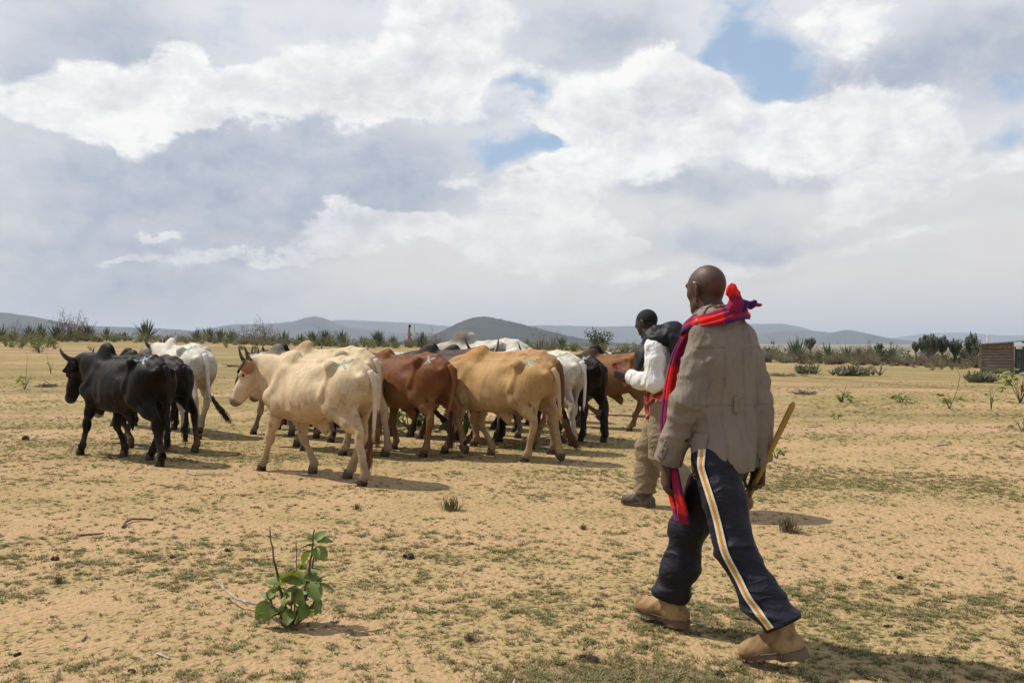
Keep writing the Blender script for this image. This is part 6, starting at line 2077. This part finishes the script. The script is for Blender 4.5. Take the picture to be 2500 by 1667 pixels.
def leaf_mesh(seed, L=.115, Wd=.088):
    rs_ = np.random.RandomState(seed)
    nu, nv = 9, 7
    V, F = [], []
    bend, cup, tw = .25 + .5 * rs_.rand(), .15 + .25 * rs_.rand(), rs_.normal(0, .25)
    for i in range(nu):
        u = i / (nu - 1)
        wd = Wd * .5 * (math.sin(math.pi * min(1, u * .93 + .05)) ** .72) + .0015
        for j in range(nv):
            v = j / (nv - 1) * 2 - 1
            V.append((u * L, v * wd, cup * wd * abs(v) ** 1.4 - bend * L * u * u + tw * v * wd * u + .0025 * math.sin(u * 22 + abs(v) * 4)))
    F = [(i * nv + j, i * nv + j + 1, (i + 1) * nv + j + 1, (i + 1) * nv + j) for i in range(nu - 1) for j in range(nv - 1)]
    return mesh('leaf', V, F, LEAF)
LEAVES = [leaf_mesh(500 + i) for i in range(7)]

def put_leaf(root, base, dirv, s_, k):
    """a leaf on its stalk: a part of its plant"""
    o = link('leaf', LEAVES[k % len(LEAVES)], root, tuple(base))
    d = Vector(unit(dirv))
    o.rotation_mode = 'QUATERNION'
    o.rotation_quaternion = d.to_track_quat('X', 'Z') @ Quaternion((1, 0, 0), math.sin(k * 12.9898) * .7)
    o.scale = (s_,) * 3
    return o

def big_plant():
    x, y = P(690, 1432)
    root = empty('leafy_sapling', (x, y, 0), 0)
    tag(root, 'young plant with broad round green leaves and bare stems in the left foreground', 'sapling')
    def pt(X, Y, dy=0.0):                      # local point facing the viewer at the plant's depth
        yy = y + dy
        return np.array([(X - 1176) / 2023 * yy - x, dy, 1.42 - (Y - 785) / 2023 * yy])
    r_ = np.random.RandomState(3)
    stems = [([(655, 1425, 0), (652, 1390, .02), (642, 1340, .02), (632, 1290, 0), (625, 1250, -.01), (621, 1208, -.02)], .0095, .003),
             ([(668, 1428, 0), (690, 1395, .02), (705, 1340, .03), (712, 1290, .02), (718, 1255, .01), (722, 1215, 0)], .010, .0035),
             ([(680, 1425, .03), (698, 1390, .04), (712, 1330, .05), (720, 1290, .05), (724, 1262, .04)], .008, .0035),
             ([(672, 1425, .05), (680, 1370, .06), (682, 1310, .07), (681, 1240, .07)], .0045, .002),
             ([(660, 1430, -.02), (640, 1405, -.05), (618, 1375, -.06), (612, 1358, -.06)], .006, .003),
             ([(675, 1430, -.02), (700, 1405, -.05), (725, 1380, -.06), (742, 1360, -.06)], .006, .003),
             ([(668, 1430, -.03), (668, 1400, -.08), (672, 1365, -.10), (678, 1345, -.10)], .006, .003),
             ([(680, 1430, .0), (715, 1400, .0), (730, 1365, .02), (735, 1330, .02)], .006, .003),
             ([(655, 1432, .0), (632, 1410, .03), (622, 1370, .05), (632, 1335, .05)], .006, .003)]
    for (pl, r0, r1) in stems:
        A = np.array([pt(*p) for p in pl])
        A[0, 2] = -.01
        ts_ = np.linspace(0, len(A) - 1, 14)
        B = np.stack([np.interp(ts_, np.arange(len(A)), A[:, i]) for i in range(3)], 1) + r_.normal(0, .0025, (14, 3))
        mb = MB(); mb.tube(B, np.linspace(r0, r1, 14), 7); mb.build('stem', STEMM, root)
    # leaves: picture point of the blade's base, direction in the picture, lean towards the viewer, size
    LV = [(722, 1246, -38, 12, -.02, 1.15), (718, 1252, -30, -8, -.04, .9), (716, 1262, -20, -36, -.03, 1.0), (724, 1256, 22, -36, -.03, 1.15), (726, 1240, 22, 20, .02, .9), (728, 1243, 32, -4, .02, .95), (722, 1258, 14, -22, -.06, .8), (718, 1240, -14, 16, .04, .8), (724, 1262, 6, -30, .03, .7),
          (642, 1342, -34, -2, -.02, 1.1), (636, 1352, -14, -28, -.05, 1.0), (632, 1372, -30, 4, -.05, .9), (618, 1380, -18, -34, -.05, 1.2), (628, 1390, -6, -30, -.08, 1.0), (622, 1400, -20, -14, -.06, .9), (650, 1332, -16, 14, .03, .8),
          (690, 1322, -46, 2, -.04, 1.5), (688, 1330, -40, -14, -.05, 1.35), (676, 1350, -6, -42, -.09, 1.4), (684, 1352, 8, -40, -.10, 1.1), (700, 1328, 36, -8, -.03, 1.2), (706, 1322, 26, 16, .03, 1.0), (712, 1338, 26, -34, -.06, 1.45), (724, 1342, 34, -22, -.03, 1.35), (730, 1334, 30, 6, .02, 1.15), (728, 1368, 14, -30, -.04, 1.1),
          (690, 1372, 14, -40, -.10, 1.45), (700, 1382, 22, -30, -.09, 1.15), (660, 1390, -10, -36, -.10, 1.2), (668, 1400, 2, -32, -.11, 1.1), (650, 1400, -26, -22, -.08, 1.1), (640, 1410, -22, -18, -.07, .95), (660, 1360, -24, 8, .02, 1.1), (694, 1340, 4, 26, .06, 1.1), (672, 1330, -20, 20, .06, 1.0), (704, 1360, 30, 4, .05, 1.1), (648, 1378, 20, 12, .06, 1.0), (710, 1396, 30, -14, -.02, 1.0), (684, 1318, 8, 26, .02, .8), (692, 1306, 14, 18, .03, .7)]
    for _ in range(22):
        a_ = r_.rand() * 6.28
        LV.append((668 + r_.normal(0, 22), 1385 + r_.normal(0, 26), 34 * math.cos(a_), 22 * math.sin(a_) - 4, .08 * (r_.rand() * 2 - 1.2), .6 + .5 * r_.rand()))
    for k, (X, Y, dx, up, dep, s_) in enumerate(LV):
        b = pt(X, Y, dep * .6)
        d = np.array([dx / 40.0, dep * 7 + r_.normal(0, .35), up / 40.0 + .45])
        put_leaf(root, b, d, s_ * .64, k)
    # a pale bare branch lying out to the left
    mb = MB()
    A = []
    for (X, Y, zz) in ((656, 1428, .03), (600, 1385, .05), (565, 1378, .045), (545, 1374, .05), (520, 1355, .06), (505, 1338, .08), (490, 1326, .10)):
        gx, gy = P(X, Y, zz)
        A.append((gx - x, gy - y, zz))
    A = np.array(A); ts_ = np.linspace(0, len(A) - 1, 22)
    B = np.stack([np.interp(ts_, np.arange(len(A)), A[:, i]) for i in range(3)], 1) + r_.normal(0, .003, (22, 3))
    mb.tube(B, np.linspace(.010, .004, 22), 7); mb.build('bare_branch', PALE, root)
big_plant()

def seedling(px, py, n, spread, hgt, label, stalk=None, seed=0, group=None, lm=.8):
    r_ = np.random.RandomState(seed)
    x, y, z = ray(px, py)
    root = empty('seedling', (x, y, z), 0)
    tag(root, label, 'seedling', group)
    mb = MB()
    for i in range(max(3, n // 4)):
        a = r_.rand() * 6.28
        mb.tube([(0, 0, -.02), (math.cos(a) * spread * .4, math.sin(a) * spread * .4, hgt * .6), (math.cos(a) * spread * .8, math.sin(a) * spread * .8, hgt * .9)], [.008, .006, .003], 5)
    if stalk:
        mb.tube([(0, 0, 0)] + [tuple(p) for p in stalk], np.linspace(.008, .003, len(stalk) + 1), 5)
    mb.build('stem', STEMM, root)
    for i in range(n):
        a, r = r_.rand() * 6.28, spread * r_.rand() ** .6
        b = (math.cos(a) * r * .8, math.sin(a) * r * .8, hgt * (.25 + .75 * r_.rand()))
        put_leaf(root, b, (math.cos(a) + r_.normal(0, .3), math.sin(a) + r_.normal(0, .3), .3 + r_.normal(0, .4)), lm * (.8 + .6 * r_.rand()), i)

seedling(1932, 923, 26, .20, .22, 'green seedling on the right field beside the herder, below the widest aloe', [(.10, 0, .35), (.12, 0, .45)], 1, lm=.85)
seedling(2070, 924, 24, .22, .22, 'low green seedling in the middle of the right field', [(-.3, 0, .12), (-.45, 0, .22)], 2, lm=.85)
seedling(2180, 938, 18, .20, .26, 'green seedling with one long arching bare stalk on the right field', [(.16, 0, .4), (.22, 0, .7), (.12, 0, .9), (-.05, 0, .92)], 3, lm=.8)
seedling(2342, 924, 46, .50, .75, 'larger leafy green plant cut by the right edge of the picture', None, 4, lm=1.05)
seedling(2275, 940, 8, .10, .45, 'thin upright seedling near the right edge of the field', [(.02, 0, .3), (.03, 0, .5)], 5, lm=.7)
seedling(1782, 1052, 9, .10, .13, 'small grey-green seedling behind the club of the herder', None, 6, lm=.5)
seedling(2347, 990, 10, .16, .2, 'small dull plant at the right picture edge', None, 7, lm=.6)
seedling(1922, 962, 8, .10, .10, 'tiny seedling below the green one beside the herder', None, 8, lm=.6)
seedling(58, 893, 24, .22, .36, 'green seedling with a tall bare stalk at the left edge', [(.05, 0, .5), (.08, 0, .95)], 9, lm=.8)
seedling(118, 858, 8, .12, .5, 'thin wiry seedling just left of the black bull', [(-.1, 0, .4), (-.16, 0, .8)], 10, lm=.5)
seedling(940, 985, 60, .62, .60, 'leafy green bush seen between the legs of the red-brown cow', [(.3, 0, .4), (.5, 0, .62)], 11, lm=1.1)
seedling(1062, 1005, 30, .34, .42, 'leafy green bush between the legs of the tan cow', None, 12, lm=1.0)
seedling(1287, 930, 20, .3, .45, 'green bush behind the legs of the white long-horned cow', None, 13, lm=1.2)

# dry weed tufts
TUFTM = leafmat('dry_weed', (0.11, 0.085, 0.042), (0.19, 0.155, 0.085), .8, .1, 10)
def weed(px, py, s_, label, seed, mat=TUFTM, n=120):
    r_ = np.random.RandomState(seed)
    x, y, z = ray(px, py)
    mb = MB()
    for i in range(n):
        a = r_.rand() * 6.28
        b = np.array([math.cos(a), math.sin(a), 0]) * s_ * .5 * r_.rand()
        e = b * (1.2 + r_.rand()) + (0, 0, s_ * (.25 + .6 * r_.rand()))
        m_ = (b + e) / 2 + r_.normal(0, s_ * .08, 3)
        w_ = np.array([-math.sin(a), math.cos(a), .2]) * s_ * .022
        mb.add([b - w_, b + w_, m_ + w_, m_ - w_], [(0, 1, 2, 3)])
        mb.add([m_ - w_, m_ + w_, e], [(0, 1, 2)])
    tag(mb.build('weed_tuft', mat, None, False, (x, y, z)), label, 'weed')
weed(1036, 1172, .16, 'dry olive weed tuft alone on the ground below the tan cow', 1)
weed(1812, 1222, .16, 'dry weed tuft in the shadow right of the herder', 2)
weed(820, 1170, .07, 'tiny weed tuft on the sand beneath the shadow of the cream cow', 3)
weed(1340, 1215, .06, 'tiny weed tuft left of the man in the white shirt', 4)
weed(135, 1340, .06, 'tiny weed tuft on the bare sand at the lower left', 5)
weed(1078, 1470, .05, 'tiny dry weed in the middle foreground', 6)

# litter heaps of dry trash on the field
def heap(px, py, wd, label, seed, n=60):
    r_ = np.random.RandomState(seed)
    x, y, z = ray(px, py)
    mb = MB()
    for i in range(n):
        c = np.array([r_.normal(0, wd * .4), r_.normal(0, wd * .3), abs(r_.normal(0, .035))])
        d = unit(r_.normal(0, 1, 3) * (1, 1, .35)) * (.05 + .10 * r_.rand())
        mb.tube([c - d, c + d * r_.rand(), c + d + r_.normal(0, .02, 3)], [.009, .008, .004], 4)
    tag(mb.build('twig_heap', TWIG, None, True, (x, y, z)), label, 'twigs')
heap(112, 888, .32, 'flat heap of dry twigs under the head of the black bull', 1)
heap(535, 842, .40, 'flat heap of dry twigs left of the horned cows', 2)
heap(1845, 905, .35, 'flat heap of dry twigs on the right field by the grey sleeve', 3)
heap(1790, 863, .9, 'long low heap of dry brush at the left end of the right field', 4, 120)
heap(2105, 838, .7, 'low heap of dry brush under the thin euphorbia', 5, 90)
heap(1690, 1000, .2, 'few dry twigs on the field behind the herder', 6, 20)

# sticks
def stick(pts, r0, r1, mat, label, cat='stick'):
    A = []
    for (X, Y, zz) in pts:
        gx, gy = P(X, Y, zz)
        A.append((gx, gy, zz))
    A = np.array(A)
    ts_ = np.linspace(0, len(A) - 1, 16)
    B = np.stack([np.interp(ts_, np.arange(len(A)), A[:, i]) for i in range(3)], 1)
    o = B[0].copy()
    mb = MB(); mb.tube(B - o, np.linspace(r0, r1, 16), 6)
    tag(mb.build('stick', mat, None, True, tuple(o)), label, cat)
stick([(283, 1209, .012), (290, 1197, .02), (305, 1190, .02), (354, 1191, .012)], .010, .008, DSTICK, 'bent grey-brown stick lying on the sand at the lower left')
stick([(182, 1228, .008), (210, 1225, .01), (240, 1223, .008)], .008, .005, DSTICK, 'short dark stick left of the bent stick')
stick([(425, 1083, .01), (450, 1090, .012), (485, 1087, .01), (535, 1090, .01)], .008, .005, PALE, 'long pale stick lying in the shadow of the black bull')
stick([(1985, 1133, .01), (2008, 1140, .01)], .008, .006, PALE, 'small pale stick on the field right of the club')
stick([(1172, 1600, .01), (1182, 1560, .012)], .010, .006, PALE, 'pale stick end at the bottom edge of the picture')
stick([(190, 1468, .008), (200, 1452, .01)], .006, .004, PALE, 'short pale straw standing out on the sand at the lower left')
stick([(2150, 1022, .012), (2185, 1018, .012)], .012, .008, PALE, 'pale stick on the right field')
stick([(820, 1478, .006), (832, 1486, .006)], .004, .003, PALE, 'curled pale twig right of the sapling')
stick([(362, 1498, .006), (390, 1510, .006)], .006, .004, PALE, 'pale straw on the ground at the bottom left')

# dung lumps
def dung(px, py, s_, label, seed, mat=DUNG):
    x, y, z = ray(px, py)
    r_ = np.random.RandomState(seed)
    bm = bmesh.new()
    for k in range(6):
        M_ = Matrix.Translation((r_.normal(0, s_ * .7), r_.normal(0, s_ * .5), s_ * (.25 + .25 * r_.rand())))
        bmesh.ops.create_icosphere(bm, subdivisions=2, radius=s_ * (.4 + .4 * r_.rand()), matrix=M_)
    v = np.array([q.co[:] for q in bm.verts])
    v += (np.stack([vnoise(v[:, 0] * 1.6 / s_, v[:, 1] * 1.6 / s_, v[:, 2] * 1.6 / s_, i) for i in range(3)], 1) - .5) * s_ * .7
    F = [[q.index for q in f_.verts] for f_ in bm.faces]
    bm.free()
    # one lump: the pellets run into each other
    tag(link('dung', mesh('dung', v, F, mat), None, (x, y, z)), label, 'dung')
for i, (px, py, s_, lab) in enumerate(((938, 1281, .026, 'largest dark dung lump on the sand in the middle foreground'), (879, 1263, .013, 'small dark dung lump left of the largest one'), (523, 1264, .016, 'dark dung lump above the sapling'), (400, 1283, .014, 'round dark dung lump left of the sapling'), (125, 1288, .02, 'dark dung lump on the bare sand at the far left'),
        (1345, 1521, .024, 'brown crumbly dung lump by the damp patch'), (60, 1009, .05, 'flat dark dung heap at the left picture edge'), (1648, 1560, .018, 'dark dung lump in front of the herder boots'), (42, 1512, .012, 'tiny dark dung lump at the bottom left'), (300, 1545, .012, 'tiny dark dung lump at the bottom of the picture'), (2040, 1440, .012, 'tiny dark dung lump above the shadow of the herder'), (2070, 1328, .016, 'small dark weed-like dung lump on the right field'))):
    dung(px, py, s_, lab, 20 + i)
RS_ = simple('red_stone', (.36, .15, .085), .85, .3, 20)
stone((*P(1233, 1256), 0), .016, 'small reddish stone on the sand in the middle foreground', RS_, seed=4)
stone((*P(600, 1185), 0), .014, 'small reddish stone below the shadow of the cream cow', RS_, seed=5)

# ------------------------------------------------------------------ grazed grass: too many tufts to count
def grass():
    mats = [leafmat('straw_blade', (0.27, 0.21, 0.095), (0.40, 0.32, 0.16), .8, .2, 5), leafmat('olive_blade', (0.145, 0.115, 0.046), (0.225, 0.188, 0.078), .75, .2, 5), leafmat('green_blade', (0.115, 0.128, 0.036), (0.175, 0.185, 0.062), .7, .25, 5), leafmat('dead_blade', (0.11, 0.072, 0.036), (0.19, 0.135, 0.07), .85, .1, 5)]
    def tuft(seed, nb, hgt, rad, mat):
        r_ = np.random.RandomState(seed)
        V, F = [], []
        k = 0
        for i in range(nb):
            a = r_.rand() * 6.28
            b = np.array([math.cos(a), math.sin(a), 0]) * rad * r_.rand()
            a += r_.normal(0, .9)
            out_ = np.array([math.cos(a), math.sin(a), 0])
            h_ = hgt * (.5 + .9 * r_.rand())
            w_ = np.array([-math.sin(a), math.cos(a), 0]) * .0016
            m_ = b + out_ * h_ * .45 + (0, 0, h_ * .62)
            e = b + out_ * h_ * (1.0 + .5 * r_.rand()) + (0, 0, h_ * (.55 + .4 * r_.rand()))
            V += [b - w_, b + w_, m_ + w_ * .9, m_ - w_ * .9, e]
            F += [(k, k + 1, k + 2), (k, k + 2, k + 3), (k + 3, k + 2, k + 4)]
            k += 5
        return mesh('tuft', np.array(V), np.array(F), mat, False)
    kinds = []
    for i in range(4):
        for q in range(3):
            kinds.append((i, bpy.data.objects.new('grass_tuft', tuft(900 + i * 10 + q, 16, (.012, .0095, .012, .008)[i], (.018, .020, .015, .028)[i], mats[i]))))
    r_ = np.random.RandomState(42)
    N = 520000
    d = 2.3 * (30.0 / 2.3) ** (r_.rand(N) ** .85)
    u = (r_.rand(N) * 2 - 1) * .82
    x, y = u * d, d
    c = fbm(x * .35, y * .8, 0, 3, 61)
    m1 = fbm(x * 2.4, y * 2.4, 0, 3, 71)
    m2 = fbm(x * 11, y * 11, 0, 2, 81)
    p = sstep(.40 * m1 + .62 * m2 + .9 * (c - .5), .50, .80) * .46 + .03
    sc = np.exp(-(((x - .42) / .55) ** 2 + ((y - 3.62) / .32) ** 2))
    p = np.maximum(p, sc * .38)
    bare = (fbm(x * .5, y * 1.1, 0, 3, 91) > .60) * (y < 9)
    p = p * np.where(bare, .25, 1)
    near = sstep(d, 30.0, 7.0)
    keep = r_.rand(N) < p * (.20 + .80 * near)
    x, y, d, sc, m1, c = x[keep], y[keep], d[keep], sc[keep], m1[keep], c[keep]
    z = terrain(x, y)
    sz = (.6 + .9 * r_.rand(len(x))) * (1 + .6 * sstep(d, 7, 25)) * (1 + .5 * sc)
    kind = np.where(r_.rand(len(x)) < .34, 1, np.where(r_.rand(len(x)) < .40, 3, np.where(r_.rand(len(x)) < .14, 2, 0)))
    kind = np.where((sc > .35) & (r_.rand(len(x)) < .6), 2, kind)
    # one object whose points carry the tufts
    pts = bpy.data.meshes.new('grass')
    pts.vertices.add(len(x))
    pts.vertices.foreach_set('co', np.stack([x, y, z], 1).astype(np.float32).ravel())
    for nm, arr, ty in (('kind', (kind * 3 + r_.randint(0, 3, len(x))).astype(np.int32), 'INT'), ('spin', (r_.rand(len(x)) * 6.283).astype(np.float32), 'FLOAT'), ('size', sz.astype(np.float32), 'FLOAT')):
        at = pts.attributes.new(nm, ty, 'POINT')
        at.data.foreach_set('value', arr)
    o = link('grass', pts)
    tag(o, kind='stuff')
    ng = bpy.data.node_groups.new('grass_tufts', 'GeometryNodeTree')
    ng.interface.new_socket('Geometry', in_out='INPUT', socket_type='NodeSocketGeometry')
    ng.interface.new_socket('Geometry', in_out='OUTPUT', socket_type='NodeSocketGeometry')
    t = NT(ng)
    gi, go = t.node('NodeGroupInput'), t.node('NodeGroupOutput')
    jn = t.node('GeometryNodeGeometryToInstance')
    for i, (mi, ob) in enumerate(kinds):
        oi = t.node('GeometryNodeObjectInfo')
        oi.inputs['Object'].default_value = ob
        oi.inputs['As Instance'].default_value = True
        t.l.new(oi.outputs['Geometry'], jn.inputs[0])
    def named(nm, ty):
        n = t.node('GeometryNodeInputNamedAttribute', data_type=ty)
        n.inputs['Name'].default_value = nm
        return n.outputs['Attribute']
    ip = t.node('GeometryNodeInstanceOnPoints')
    m2p = t.node('GeometryNodeMeshToPoints')
    t.l.new(gi.outputs[0], m2p.inputs['Mesh'])
    t.l.new(m2p.outputs[0], ip.inputs['Points'])
    t.l.new(jn.outputs[0], ip.inputs['Instance'])
    ip.inputs['Pick Instance'].default_value = True
    t.l.new(named('kind', 'INT'), ip.inputs['Instance Index'])
    cx = t.node('ShaderNodeCombineXYZ')
    t.l.new(named('spin', 'FLOAT'), cx.inputs[2])
    t.l.new(cx.outputs[0], ip.inputs['Rotation'])
    t.l.new(named('size', 'FLOAT'), ip.inputs['Scale'])
    t.l.new(ip.outputs[0], go.inputs[0])
    o.modifiers.new('tufts', 'NODES').node_group = ng
    print('grass tufts', len(x))
grass()
